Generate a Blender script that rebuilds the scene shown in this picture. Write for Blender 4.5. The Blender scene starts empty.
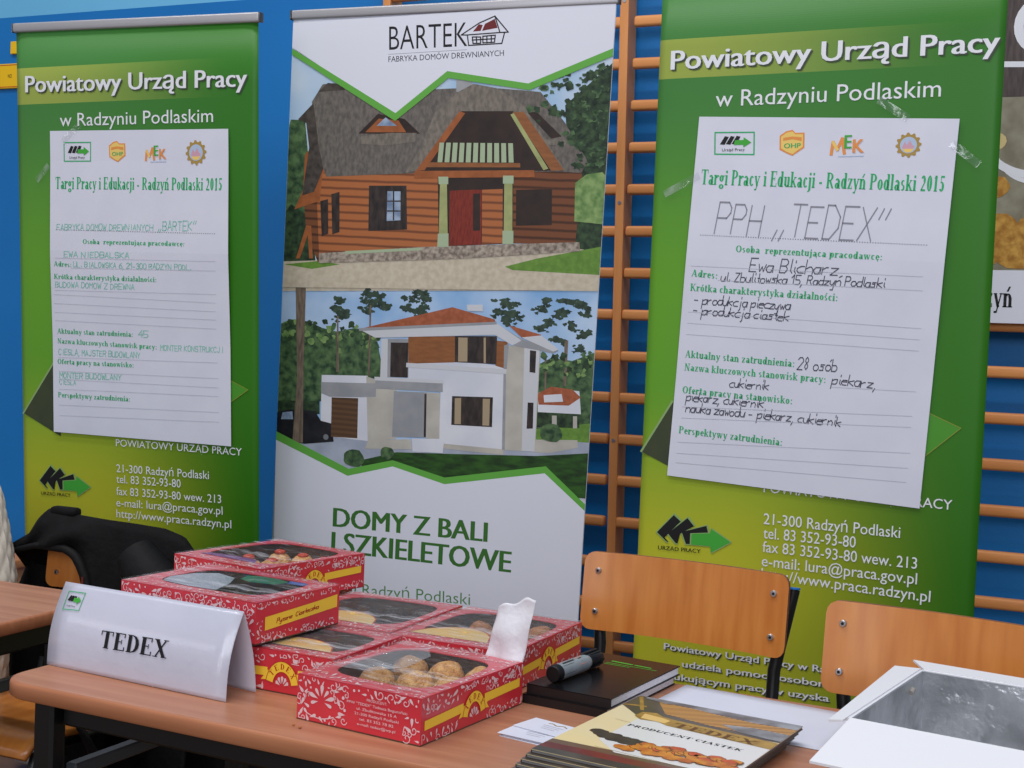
import bpy, bmesh, math, random
from math import sin, cos, pi, radians
from mathutils import Vector, Matrix, Euler
from mathutils.geometry import tessellate_polygon
C = bpy.context.scene.collection
SC = bpy.context.scene

def lin(c):
    return tuple(((x/255)/12.92 if x <= 10 else (((x/255)+.055)/1.055)**2.4) for x in c)

# ------------------------------------------------------------------ camera, light, exposure
F_ = Vector((-0.3810, 0.9242, -0.0291)); R_ = Vector((0.9230, 0.3820, 0.0398))
R_ = (R_-F_*R_.dot(F_)/F_.dot(F_)).normalized(); F_.normalize(); U_ = R_.cross(F_)
cd = bpy.data.cameras.new('camera'); cam = bpy.data.objects.new('camera', cd); C.objects.link(cam)
cd.sensor_width = 36; cd.lens = 1310/1024*36; cd.clip_start = .05
cam.matrix_world = Matrix(((R_.x, U_.x, -F_.x, 0), (R_.y, U_.y, -F_.y, 0), (R_.z, U_.z, -F_.z, 1.29), (0, 0, 0, 1)))
SC.camera = cam
w = bpy.data.worlds.new('hall'); SC.world = w; w.use_nodes = True
w.node_tree.nodes['Background'].inputs[0].default_value = (.80, .86, 1.0, 1)
w.node_tree.nodes['Background'].inputs[1].default_value = .42
SC.view_settings.view_transform = 'Standard'; SC.view_settings.look = 'None'
SC.view_settings.exposure = -0.40; SC.view_settings.gamma = 1.0; SC.view_settings.use_curve_mapping = False
def area(name, loc, to, sx, sy, power, col):
    l = bpy.data.lights.new(name, 'AREA'); l.shape = 'RECTANGLE'; l.size = sx; l.size_y = sy; l.energy = power; l.color = col
    o = bpy.data.objects.new(name, l); C.objects.link(o); o.location = loc
    o.rotation_euler = (Vector(to)-Vector(loc)).to_track_quat('-Z', 'Y').to_euler()
    return o
area('hall_window_light', (1.5, -5.5, 3.6), (-.9, 2.4, 1.0), 7.0, 2.2, 285, (.90, .94, 1.0))
area('ceiling_tube_light', (-2.6, 1.6, 5.6), (-2.6, 1.6, 0), 5.0, .35, 135, (1.0, .97, .95))
area('ceiling_tube_light', (-.4, .2, 5.6), (-.4, .2, 0), 5.0, .35, 135, (1.0, .97, .95))

area('side_window_light', (-7.2, -3.4, 2.7), (-1.3, 1.6, .85), 3.0, .5, 15, (.92, .95, 1.0))
for x in (-2.3, -.9): area('tall_window_light', (x, -6.2, 1.7), (-.4, 2.3, .85), .6, 2.4, 22, (.92, .95, 1.0))

# ------------------------------------------------------------------ materials
MATS = {}
def mat(name, a, b=None, rough=.6, spec=.35, scale=20, stretch=(1, 1, 1), bump=0, bscale=None, lo=.35, hi=.65, detail=4, metal=0, coat=0, kind='noise', rot=(0, 0, 0)):
    m = bpy.data.materials.new(name); m.use_nodes = True; nt = m.node_tree; n = nt.nodes; L = nt.links
    p = n['Principled BSDF']; p.inputs['Roughness'].default_value = rough
    p.inputs['Specular IOR Level'].default_value = spec; p.inputs['Metallic'].default_value = metal
    p.inputs['Coat Weight'].default_value = coat; p.inputs['Coat Roughness'].default_value = .12
    p.inputs['Base Color'].default_value = (*lin(a), 1)
    MATS[name] = m
    if b is None and not bump: return m
    tc = n.new('ShaderNodeTexCoord'); mp = n.new('ShaderNodeMapping')
    mp.inputs['Scale'].default_value = stretch; mp.inputs['Rotation'].default_value = rot
    L.new(tc.outputs['Object'], mp.inputs[0])
    def tex(sc):
        if kind == 'voronoi':
            t = n.new('ShaderNodeTexVoronoi'); t.inputs['Scale'].default_value = sc; o = t.outputs['Distance']
        elif kind == 'wave':
            t = n.new('ShaderNodeTexWave'); t.bands_direction = 'Z'; t.inputs['Scale'].default_value = sc
            t.inputs['Distortion'].default_value = .6; t.inputs['Detail'].default_value = 2; o = t.outputs['Fac']
        else:
            t = n.new('ShaderNodeTexNoise'); t.inputs['Scale'].default_value = sc; t.inputs['Detail'].default_value = detail; o = t.outputs['Fac']
        L.new(mp.outputs[0], t.inputs['Vector']); return o
    if b is not None:
        r = n.new('ShaderNodeValToRGB'); r.color_ramp.elements[0].position = lo; r.color_ramp.elements[1].position = hi
        r.color_ramp.elements[0].color = (*lin(a), 1); r.color_ramp.elements[1].color = (*lin(b), 1)
        L.new(tex(scale), r.inputs[0]); L.new(r.outputs[0], p.inputs['Base Color'])
    if bump:
        bp = n.new('ShaderNodeBump'); bp.inputs['Strength'].default_value = bump; bp.inputs['Distance'].default_value = .01
        L.new(tex(bscale or scale), bp.inputs['Height']); L.new(bp.outputs[0], p.inputs['Normal'])
    return m

def film(name, tint, gloss, bump=.6, bscale=40, haze=0.0, streak=.3):
    m = bpy.data.materials.new(name); m.use_nodes = True; nt = m.node_tree; n = nt.nodes; L = nt.links
    n.remove(n['Principled BSDF']); out = n['Material Output']
    tr = n.new('ShaderNodeBsdfTransparent'); tr.inputs[0].default_value = (*tint, 1)
    gl = n.new('ShaderNodeBsdfGlossy'); gl.inputs['Roughness'].default_value = .12
    df = n.new('ShaderNodeBsdfDiffuse'); df.inputs[0].default_value = (.8, .8, .85, 1)
    tc = n.new('ShaderNodeTexCoord'); no = n.new('ShaderNodeTexNoise'); no.inputs['Scale'].default_value = bscale; no.inputs['Distortion'].default_value = 1.2
    bp = n.new('ShaderNodeBump'); bp.inputs['Strength'].default_value = bump; bp.inputs['Distance'].default_value = .02
    L.new(tc.outputs['Object'], no.inputs['Vector']); L.new(no.outputs['Fac'], bp.inputs['Height']); L.new(bp.outputs[0], gl.inputs['Normal'])
    m1 = n.new('ShaderNodeMixShader'); m1.inputs[0].default_value = gloss; L.new(tr.outputs[0], m1.inputs[1]); L.new(gl.outputs[0], m1.inputs[2])
    mp = n.new('ShaderNodeMapping'); mp.inputs['Scale'].default_value = (3, 22, 3); mp.inputs['Rotation'].default_value = (0, 0, .7); L.new(tc.outputs['Object'], mp.inputs[0])
    n2 = n.new('ShaderNodeTexNoise'); n2.inputs['Scale'].default_value = 2.2; n2.inputs['Detail'].default_value = 3; n2.inputs['Distortion'].default_value = .8; L.new(mp.outputs[0], n2.inputs['Vector'])
    hz = n.new('ShaderNodeMapRange'); hz.inputs[1].default_value = .54; hz.inputs[2].default_value = .74; hz.inputs[3].default_value = haze; hz.inputs[4].default_value = haze+streak; L.new(n2.outputs['Fac'], hz.inputs[0])  # whitish noise streaks paint the glints of wrinkled film into the mix
    m2 = n.new('ShaderNodeMixShader'); L.new(hz.outputs[0], m2.inputs[0]); L.new(m1.outputs[0], m2.inputs[1]); L.new(df.outputs[0], m2.inputs[2])
    L.new(m2.outputs[0], out.inputs[0]); MATS[name] = m; return m

K = MATS
mat('blue_wall', (6, 110, 184), (12, 118, 192), .45, .4, 1.2, bump=.05, bscale=120)
mat('pale_wall', (104, 178, 220), (110, 184, 226), .6, .3, 2)
mat('hall_floor', (92, 66, 44), (112, 82, 55), .4, .4, 3, (1, 12, 1))
mat('bar_wood', (234, 160, 96), (218, 142, 80), .4, .4, 14, (1, 1, .15))
mat('rung_wood', (234, 158, 94), (216, 140, 80), .4, .4, 14, (.15, 1, 1))
mat('beech_top', (186, 130, 100), (170, 112, 84), .38, .45, 6, (.5, 9, 1), detail=6)
mat('beech_edge', (184, 120, 84), (168, 106, 72), .42, .4, 7, (.5, 9, 4))
mat('plywood', (214, 138, 66), (196, 116, 48), .3, .5, 5, (7, 1, .8), detail=6, coat=.3)
mat('plywood_edge', (150, 96, 56), (120, 76, 44), .6, .3, 60, (.2, .2, 6))
mat('black_steel', (12, 12, 13), None, .4, .5)
mat('grey_steel', (70, 74, 78), None, .35, .5, metal=.3)
mat('bolt_steel', (205, 205, 208), None, .3, .5, metal=.9)
mat('bolt_hole', (28, 26, 26), None, .6)
mat('blue_plug', (20, 110, 190), None, .5)
mat('black_cloth', (9, 9, 10), (15, 15, 17), .8, .2, 30, bump=.3, bscale=60)
mat('black_lining', (15, 15, 18), (11, 11, 13), .7, .25, 20, bump=.3, bscale=30)
mat('cream_quilt', (214, 206, 192), (206, 198, 184), .85, .2, 30, bump=.1)
mat('alu', (178, 176, 180), None, .4, .5, metal=.35)
mat('white_paper', (218, 220, 233), (213, 215, 229), .7, .25, 8)
mat('placard_card', (206, 206, 222), (200, 201, 217), .3, .5, 6, bump=.22, bscale=16, coat=.7)
mat('white_vinyl', (224, 226, 238), None, .5, .35)
mat('white_ink', (228, 230, 236), None, .6)
mat('shadow_ink', (62, 74, 58), None, .6)
mat('black_ink', (22, 22, 24), None, .5)
mat('grey_pencil', (140, 140, 152), None, .7)
mat('pen_ink', (84, 84, 98), None, .7)
mat('green_print', (60, 172, 112), None, .7)
mat('title_green', (40, 172, 104), None, .7)
mat('pale_green_pen', (132, 200, 178), None, .7)
mat('rule_line', (186, 188, 200), None, .7)
mat('yellow_sign', (238, 190, 20), None, .5)
mat('brand_green', (98, 172, 68), None, .5)
mat('word_green', (58, 112, 44), None, .5)
mat('thin_green', (82, 136, 70), None, .5)
mat('arrow_green', (66, 168, 58), None, .5)
mat('dark_diag', (52, 62, 46), (66, 74, 50), .5, .3, 8)
mat('tip_green', (72, 146, 40), None, .5)
mat('pale_edge', (140, 170, 110), None, .5)
mat('faint_line', (128, 146, 44), None, .5)
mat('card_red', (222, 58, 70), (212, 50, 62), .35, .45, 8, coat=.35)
mat('card_red_sheen', (226, 84, 98), (214, 68, 82), .35, .45, 8, coat=.35)  # lid copy of the red, film reflection painted in as paler pink
mat('card_inside', (104, 78, 62), None, .8)
mat('pink_ink', (236, 204, 206), None, .45)
mat('ribbon_yellow', (255, 212, 66), None, .45)
mat('ribbon_red', (190, 60, 30), None, .5)
mat('label_yellow', (236, 190, 92), (226, 196, 140), .4, .4, 9)
mat('golden_cookie', (240, 190, 124), (204, 142, 84), .85, .2, 90, bump=.8, bscale=190)
mat('choc_cookie', (52, 32, 24), (34, 20, 16), .5, .4, 50, bump=.9, bscale=120)
mat('brown_cookie', (196, 132, 82), (156, 98, 56), .8, .2, 50, bump=.9, bscale=120)
mat('cookie_jam', (196, 66, 40), None, .25, .5)
mat('tray_purple', (120, 72, 130), None, .4)
mat('film_print_green', (44, 112, 74), None, .3)
mat('film_reflection_grey', (156, 164, 176), (140, 148, 162), .25, .5, 9)  # grey of a reflection on the film, put into the colour
mat('film_print_blue', (64, 96, 170), None, .3)
mat('wrap_white', (232, 232, 238), (222, 222, 230), .3, .5, 30, bump=.5, bscale=22)
mat('book_black', (14, 14, 17), (22, 22, 24), .24, .22, 5)
mat('book_spine', (30, 26, 27), None, .4)
mat('page_white', (238, 237, 240), (224, 222, 228), .8, .2, 4, (1, 1, 120))
mat('magazine_pages', (150, 146, 144), (120, 116, 114), .8, .2, 4, (1, 1, 160))
mat('book_green', (60, 190, 60), None, .3)
mat('marker_silver', (150, 158, 162), (138, 146, 150), .35, .5, 40, metal=.1)
mat('marker_black', (16, 16, 18), None, .45)
mat('marker_orange', (230, 120, 60), None, .5)
mat('gold_ink', (184, 146, 62), (150, 114, 44), .35, .5, 60)
mat('cover_cream', (244, 220, 156), (240, 224, 178), .3, .5, 5, coat=.3)
mat('cover_white', (232, 230, 228), None, .3, .5, coat=.3)
mat('cover_dark', (52, 46, 44), (84, 74, 62), .3, .5, 14, coat=.3)
mat('cover_red', (128, 44, 34), (96, 30, 24), .3, .5, 12, coat=.3)
mat('cover_brown', (112, 84, 60), None, .3, .5, coat=.3)
mat('rope_gold', (222, 164, 84), (120, 78, 36), .35, .5, 60, (1, 1, 1), kind='wave', rot=(.8, .6, .5), lo=.25, hi=.75)
mat('silver_print', (160, 162, 168), (92, 92, 96), .3, .5, 20)
mat('print_choc', (46, 40, 34), (70, 62, 48), .35, .5, 50)
mat('print_orange', (222, 146, 40), (180, 90, 24), .35, .5, 60)
mat('print_redorange', (214, 96, 40), (190, 70, 30), .35, .5, 60)
mat('carton_white', (228, 228, 232), None, .7, .25)
mat('carton_edge', (164, 158, 150), None, .8)
mat('foil', (226, 228, 232), (150, 152, 156), .3, .5, 9, metal=.65, bump=.8, bscale=22)
mat('gear_gold', (170, 140, 70), None, .6)
mat('badge_yellow', (236, 202, 112), None, .6)
mat('badge_orange', (228, 146, 76), None, .6)
mat('badge_blue', (176, 194, 220), None, .6)
mat('badge_pink', (206, 160, 176), None, .6)
mat('cover_word', (110, 74, 40), None, .5)
# prints of the two house pictures and of the poster on the wall bars
mat('p_sky', (150, 188, 222), (206, 218, 232), .5, .3, 4, detail=3)
mat('p_sky2', (132, 176, 222), (190, 212, 238), .5, .3, 5, detail=3)
mat('p_thatch', (90, 86, 82), (118, 111, 104), .5, .3, 70, (1.6, 1, .8))
mat('p_thatch_light', (104, 98, 90), (132, 123, 113), .5, .3, 70, (1.6, 1, .8))
mat('p_thatch_dark', (58, 52, 48), (84, 76, 70), .5, .3, 60)
mat('p_log', (116, 68, 44), (176, 106, 62), .5, .3, 14.5, kind='wave', lo=.0, hi=.4)
mat('p_log_dark', (72, 44, 30), (120, 72, 46), .5, .3, 14.5, kind='wave', lo=.0, hi=.45)
mat('p_dark', (44, 34, 32), (58, 44, 38), .5, .3, 20)
mat('p_door', (138, 52, 38), (112, 40, 30), .5, .3, 40, (6, 1, 1))
mat('p_wood', (166, 96, 54), (146, 84, 46), .5, .3, 40)
mat('p_palegreen', (170, 176, 118), (150, 158, 104), .5, .3, 30)
mat('p_baluster', (166, 184, 150), None, .5)
mat('p_glass', (166, 184, 206), (110, 130, 160), .4, .3, 30)
mat('p_stone', (116, 104, 94), (182, 170, 156), .5, .3, 90)
mat('p_gravel', (206, 196, 176), (190, 178, 156), .5, .3, 60)
mat('p_grass', (110, 150, 62), (92, 132, 52), .5, .3, 60)
mat('p_leaf', (36, 62, 44), (92, 122, 78), .5, .3, 48)
mat('p_leaf_dark', (26, 42, 32), (60, 84, 54), .5, .3, 55)
mat('p_leaf_light', (92, 128, 70), (140, 168, 104), .5, .3, 50)
mat('p_trunk', (96, 84, 74), (132, 116, 100), .5, .3, 50, (3, 1, .6))
mat('p_pine', (36, 52, 46), (66, 86, 68), .5, .3, 60)
mat('p_white', (222, 224, 232), (206, 210, 222), .5, .3, 7)
mat('p_beige', (196, 192, 182), (176, 172, 164), .5, .3, 12)
mat('p_shade', (160, 162, 166), (144, 146, 152), .5, .3, 14)
mat('p_eave', (204, 206, 212), None, .5)
mat('p_tile', (172, 98, 66), (150, 82, 54), .5, .3, 80)
mat('p_brown', (150, 96, 56), (134, 84, 50), .5, .3, 30, (1, 1, 4))
mat('p_garage', (84, 60, 42), (100, 72, 50), .5, .3, 22, kind='wave')
mat('p_window', (40, 34, 34), (66, 56, 52), .4, .3, 25, (3, 1, 1))
mat('p_curtain', (168, 150, 122), None, .5)
mat('p_lawn', (50, 92, 34), (30, 54, 26), .5, .3, 22, (1, 1, 3))
mat('p_drive', (176, 184, 200), (150, 158, 176), .5, .3, 12)
mat('p_car', (26, 26, 32), (40, 40, 46), .4, .3, 30)
mat('p_wheel', (120, 122, 128), None, .5)
mat('p_maroon', (110, 34, 36), None, .5)
mat('q_dark', (58, 48, 46), (84, 70, 66), .4, .3, 20, (6, 1, 1))
mat('q_grey', (150, 146, 126), (124, 118, 98), .5, .3, 18)
mat('q_cookie', (206, 158, 72), (160, 108, 36), .5, .3, 45)
mat('q_pale', (206, 186, 130), None, .5)
film('cellophane', (.97, .97, .97), .09, .5, 12, .02, .34)
film('cellophane_hazy', (.94, .95, .96), .12, .5, 12, .06, .40)

film('film_crumpled', (.9, .91, .93), .14, .8, 30, .16, .4)

# the green of the two tall banners: printed colour runs from lime low on the left to deep green on the right
def banner_green(name, w, v_band0, v_band1):
    m = bpy.data.materials.new(name); m.use_nodes = True; nt = m.node_tree; n = nt.nodes; L = nt.links
    p = n['Principled BSDF']; p.inputs['Roughness'].default_value = .42; p.inputs['Specular IOR Level'].default_value = .25
    tc = n.new('ShaderNodeTexCoord'); sx = n.new('ShaderNodeSeparateXYZ'); L.new(tc.outputs['Object'], sx.inputs[0])
    def rng(sock, a, b):
        r = n.new('ShaderNodeMapRange'); r.interpolation_type = 'SMOOTHSTEP'
        r.inputs[1].default_value = a; r.inputs[2].default_value = b; L.new(sock, r.inputs[0]); return r.outputs[0]
    def mix(f, a, b):
        x = n.new('ShaderNodeMix'); x.data_type = 'RGBA'; L.new(f, x.inputs[0])
        for s, c in ((6, a), (7, b)):
            if isinstance(c, tuple): x.inputs[s].default_value = (*lin(c), 1)
            else: L.new(c, x.inputs[s])
        return x.outputs[2]
    def mul(a, b):
        x = n.new('ShaderNodeMath'); x.operation = 'MULTIPLY'; L.new(a, x.inputs[0]); L.new(b, x.inputs[1]); return x.outputs[0]
    U, V = sx.outputs[0], sx.outputs[2]
    right = rng(U, -w*.25, w*.5)
    low = mix(right, (188, 188, 48), (42, 105, 12))
    high = mix(rng(U, -w*.3, w*.47), (68, 128, 62), (54, 119, 38))
    mid = mix(rng(U, -w*.45, w*.45), (100, 160, 46), (50, 117, 22))
    c = mix(rng(V, -.72, -.22), low, mid)
    c = mix(rng(V, -.02, .5), c, high)
    ni = n.new('ShaderNodeTexNoise'); ni.inputs['Scale'].default_value = 3; L.new(tc.outputs['Object'], ni.inputs[0])
    # yellow-green band behind the heading, fading out to the right
    r0 = n.new('ShaderNodeMath'); r0.operation = 'GREATER_THAN'; L.new(V, r0.inputs[0]); r0.inputs[1].default_value = v_band0
    r1 = n.new('ShaderNodeMath'); r1.operation = 'LESS_THAN'; L.new(V, r1.inputs[0]); r1.inputs[1].default_value = v_band1
    inv = rng(U, w*.42, -w*.45)
    band = mul(mul(r0.outputs[0], r1.outputs[0]), inv)
    c = mix(band, c, (152, 168, 76))
    L.new(c, p.inputs['Base Color'])
    wv = n.new('ShaderNodeTexWave'); wv.bands_direction = 'Z'; wv.inputs['Scale'].default_value = 60
    bp = n.new('ShaderNodeBump'); bp.inputs['Strength'].default_value = .04; L.new(tc.outputs['Object'], wv.inputs[0])
    L.new(wv.outputs['Fac'], bp.inputs['Height']); L.new(bp.outputs[0], p.inputs['Normal'])
    MATS[name] = m; return m

# ------------------------------------------------------------------ mesh helpers
class MB:
    """collects shapes; build() links them as one mesh object"""
    def __init__(s): s.v = []; s.f = []; s.m = []; s.mats = []; s.sm = []
    def mi(s, m):
        m = K[m] if isinstance(m, str) else m
        if m not in s.mats: s.mats.append(m)
        return s.mats.index(m)
    def add(s, vs, fs, m, smooth=False):
        o = len(s.v); s.v += [tuple(a) for a in vs]; k = s.mi(m)
        for f in fs: s.f.append([o+i for i in f]); s.m.append(k); s.sm.append(smooth)
    def box(s, c, d, m, M=None):
        x, y, z = (a/2 for a in d)
        vs = [Vector((sx*x, sy*y, sz*z)) for sx in (-1, 1) for sy in (-1, 1) for sz in (-1, 1)]
        vs = [(M @ a if M else a)+Vector(c) for a in vs]
        s.add(vs, [(0, 1, 3, 2), (4, 6, 7, 5), (0, 4, 5, 1), (2, 3, 7, 6), (0, 2, 6, 4), (1, 5, 7, 3)], m)
    def rbox(s, c, d, r, m, seg=2, M=None):
        bm = bmesh.new(); bmesh.ops.create_cube(bm, size=1)
        for a in bm.verts: a.co = Vector((a.co.x*d[0], a.co.y*d[1], a.co.z*d[2]))
        bmesh.ops.bevel(bm, geom=bm.edges[:], offset=r, segments=seg, profile=.5, affect='EDGES')
        bm.verts.index_update()
        s.add([(M @ a.co if M else a.co)+Vector(c) for a in bm.verts], [[a.index for a in f.verts] for f in bm.faces], m, seg > 1); bm.free()
    def prism(s, pts, y0, y1, m, me=None, fn=None):
        """outline pts (a,b) extruded from y0 to y1; fn(a,b,y) places it"""
        fn = fn or (lambda a, b, y: (a, y, b)); n = len(pts)
        vs = [fn(a, b, y0) for a, b in pts]+[fn(a, b, y1) for a, b in pts]
        s.add(vs, [list(range(n)), list(range(2*n-1, n-1, -1))], m)
        s.add(vs, [(i, i+n, (i+1) % n+n, (i+1) % n) for i in range(n)], me or m)
    def tube(s, path, r, m, n=10, cap=True):
        P = [Vector(p) for p in path]; vs = []; fs = []; up = None
        rr = r if isinstance(r, (list, tuple)) else [r]*len(P)
        for i, p in enumerate(P):
            t = (P[min(i+1, len(P)-1)]-P[max(i-1, 0)]).normalized()
            if up is None: up = t.orthogonal().normalized()
            up = (up-t*up.dot(t)).normalized(); b = t.cross(up)
            for k in range(n):
                a = 2*pi*k/n; vs.append(p+(up*cos(a)+b*sin(a))*rr[i])
        for i in range(len(P)-1):
            for k in range(n): fs.append((i*n+k, i*n+(k+1) % n, (i+1)*n+(k+1) % n, (i+1)*n+k))
        s.add(vs, fs, m, True)
        if cap:
            s.add(vs[:n], [list(range(n-1, -1, -1))], m); s.add(vs[-n:], [list(range(n))], m)
    def grid(s, nu, nv, fn, m, smooth=True):
        vs = [fn(i/(nu-1), j/(nv-1)) for j in range(nv) for i in range(nu)]
        s.add(vs, [(j*nu+i, j*nu+i+1, (j+1)*nu+i+1, (j+1)*nu+i) for j in range(nv-1) for i in range(nu-1)], m, smooth)
    def build(s, name, parent=None, thick=0, loc=None, bevel=0):
        me = bpy.data.meshes.new(name); me.from_pydata(s.v, [], s.f)
        for m in s.mats: me.materials.append(m)
        me.polygons.foreach_set('material_index', s.m); me.polygons.foreach_set('use_smooth', s.sm); me.update()
        o = bpy.data.objects.new(name, me); C.objects.link(o)
        if parent: o.parent = parent
        if loc: o.location = loc
        if thick:
            md = o.modifiers.new('thickness', 'SOLIDIFY'); md.thickness = thick; md.offset = 0
        if bevel:
            md = o.modifiers.new('bevel', 'BEVEL'); md.width = bevel; md.segments = 2; md.limit_method = 'ANGLE'
        return o

def thing(name, label, cat, loc=(0, 0, 0), rz=0, group=None, M=None):
    o = bpy.data.objects.new(name, None); C.objects.link(o); o.empty_display_size = .05
    if M is not None: o.matrix_world = M
    else: o.location = loc; o.rotation_euler = (0, 0, rz)
    return tag(o, label, cat, group)
def tag(o, label, cat, group=None):
    o['label'] = label; o['category'] = cat
    if group: o['group'] = group
    return o
def structure(o): o['kind'] = 'structure'; return o
def rrect(w, h, r, n=5, cx=0, cy=0):
    P = []
    for x, y, a in ((w/2-r, h/2-r, 0), (-w/2+r, h/2-r, 90), (-w/2+r, -h/2+r, 180), (w/2-r, -h/2+r, 270)):
        for k in range(n+1):
            t = radians(a+90*k/n); P.append((cx+x+r*cos(t), cy+y+r*sin(t)))
    return P

# ------------------------------------------------------------------ lettering
_tc = {}
def sans(txt, bold=0.0):
    if (txt, bold) in _tc: return _tc[(txt, bold)]
    cu = bpy.data.curves.new('t', 'FONT'); cu.body = txt; cu.offset = bold; cu.resolution_u = 3; cu.fill_mode = 'FRONT'
    o = bpy.data.objects.new('t', cu); C.objects.link(o); dg = bpy.context.evaluated_depsgraph_get()
    me = bpy.data.meshes.new_from_object(o.evaluated_get(dg))
    vs = [(v.co.x, v.co.y) for v in me.vertices]; fs = [tuple(p.vertices) for p in me.polygons]
    bpy.data.objects.remove(o); bpy.data.curves.remove(cu); bpy.data.meshes.remove(me)
    _tc[(txt, bold)] = (vs, fs); return vs, fs
CAP = max(v[1] for v in sans('H')[0])
W_ = .19
SG = {
'T': (.72, 's.36,0,1,b r.02,.94,.7,1 r.02,.75,.07,1 r.65,.75,.7,1'), 'a': (.52, 's.38,0,.5 r.38,0,.54,.06 a.25,.46,.2,.2,0,160 a.22,.18,.2,.19,0,360'),
'r': (.45, 's.13,0,.66,bl a.36,.46,.2,.2,30,180'), 'g': (.54, 'a.25,.44,.22,.22,0,360 a.27,-.1,.25,.16,0,360 r.4,.56,.54,.64'),
'i': (.3, 's.15,0,.66,bl r.07,.8,.23,.96'), 'j': (.3, 's.16,-.1,.66,l r.08,.8,.24,.96 a.02,-.12,.22,.16,250,370'),
'P': (.66, 's.16,0,1,bt a.3,.73,.33,.27,-90,90 r.2,.94,.3,1 r.2,.46,.3,.52'), 'c': (.46, 'a.25,.33,.23,.34,40,320'),
'y': (.54, 'd.1,.66,.3,0,.17 d.47,.66,.2,-.26,.08 r0,.61,.22,.66 r.36,.61,.56,.66 r.05,-.28,.22,-.18'),
'E': (.66, 's.16,0,1,bt r.16,.94,.6,1 r.16,0,.62,.06 r.16,.48,.45,.54 r.55,.76,.6,1 r.57,0,.62,.24 r.41,.38,.45,.64'),
'd': (.58, 'a.25,.33,.23,.34,0,360 s.43,0,1,bl'), 'u': (.58, 's.14,.1,.66,l s.44,0,.66,bl a.28,.17,.2,.18,180,340'),
'k': (.58, 's.13,0,1,bl d.2,.3,.46,.66,.08 d.26,.4,.5,0,.17 r.36,0,.6,.05 r.32,.61,.56,.66'), '-': (.34, 'r.03,.26,.29,.38'),
'R': (.74, 's.16,0,1,bt a.3,.73,.33,.27,-90,90 r.2,.94,.3,1 r.2,.46,.3,.52 d.34,.5,.62,0,.18'),
'z': (.46, 'r.03,.6,.43,.66 r.03,0,.43,.06 d.11,.03,.35,.63,.17 r.03,.48,.07,.66 r.39,0,.43,.18'),
'n': (.58, 's.13,0,.66,bl s.44,0,.46,b a.3,.44,.22,.22,0,150'), 'h': (.58, 's.13,0,1,bl s.44,0,.46,b a.3,.44,.22,.22,0,150'),
'o': (.5, 'a.25,.33,.24,.34,0,360'), 'l': (.3, 's.15,0,1,bl'), 's': (.42, 'a.2,.48,.17,.18,40,270 a.2,.18,.18,.19,-140,90'),
'2': (.5, 'a.24,.7,.2,.28,-30,160 d.1,.06,.38,.58,.11 r.05,0,.46,.12'), '0': (.5, 'a.25,.49,.22,.5,0,360'), '1': (.5, 's.26,0,.98,b d.14,.8,.24,.94,.1'),
'5': (.5, 'r.12,.86,.44,.98 r.12,.5,.17,.92 a.22,.31,.22,.31,-150,120'), 'O': (.76, 'a.38,.49,.36,.5,0,360'),
'A': (.74, 'd.1,0,.36,.98,.07 d.6,0,.36,.98,.18 r.18,.3,.52,.36 r0,0,.2,.05 r.46,0,.74,.05'),
'K': (.76, 's.16,0,1,bt d.25,.45,.58,.98,.08 d.32,.55,.62,0,.18 r.5,0,.76,.05 r.46,.95,.72,1'),
'N': (.76, 'r.12,0,.19,1 d.16,1,.6,0,.18 r.57,0,.64,1 r.02,0,.3,.05 r.46,.95,.76,1'),
'D': (.72, 's.16,0,1,bt a.3,.5,.39,.5,-90,90'), 'X': (.76, 'd.14,1,.6,0,.19 d.62,1,.14,0,.08 r0,0,.26,.05 r.46,0,.76,.05 r0,.95,.28,1 r.5,.95,.76,1'),
'e': (.46, 'a.25,.33,.23,.34,0,320 r.1,.32,.44,.38'), 'p': (.58, 's.14,-.26,.66,bl a.33,.33,.23,.34,0,360'), 't': (.36, 's.15,.05,.88 r.02,.6,.34,.66 a.24,.15,.17,.15,190,330'),
'w': (.78, 'd.1,.66,.24,0,.15 d.26,0,.38,.66,.07 d.38,.66,.54,0,.15 d.56,0,.68,.66,.07 r0,.61,.5,.66 r.58,.61,.78,.66'),
'b': (.58, 's.13,0,1,l a.32,.33,.23,.34,0,360'), 'f': (.36, 's.15,0,.85,b r.02,.6,.34,.66 a.27,.82,.17,.17,20,180'), ':': (.3, 'r.09,0,.23,.14 r.09,.46,.23,.6'),
'U': (.74, 's.15,.25,1,t r.57,.25,.63,1 a.35,.27,.28,.28,180,360 r.48,.95,.74,1'), 'C': (.7, 'a.37,.49,.35,.5,45,315 r.6,.66,.64,.96'),
'S': (.56, 'a.27,.73,.23,.27,30,270 a.27,.26,.25,.28,-150,90'), 'I': (.34, 's.17,0,1,bt'), ' ': (.26, ''),
'8': (.5, 'a.25,.74,.19,.25,0,360 a.25,.26,.22,.27,0,360'), '.': (.24, 'r.06,0,.18,.14'),
}
for a, b, x in (('ń', 'n', 'd.26,.74,.4,.98,.12'), ('ó', 'o', 'd.2,.74,.36,.98,.12'), ('ś', 's', 'd.16,.74,.3,.98,.12'), ('ć', 'c', 'd.2,.74,.36,.98,.12'),
                ('ą', 'a', 'a.5,-.1,.1,.12,90,290'), ('ę', 'e', 'a.34,-.1,.1,.12,90,290'), ('ł', 'l', 'd0,.4,.3,.6,.14')):
    SG[a] = (SG[b][0], SG[b][1]+' '+x)
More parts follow.
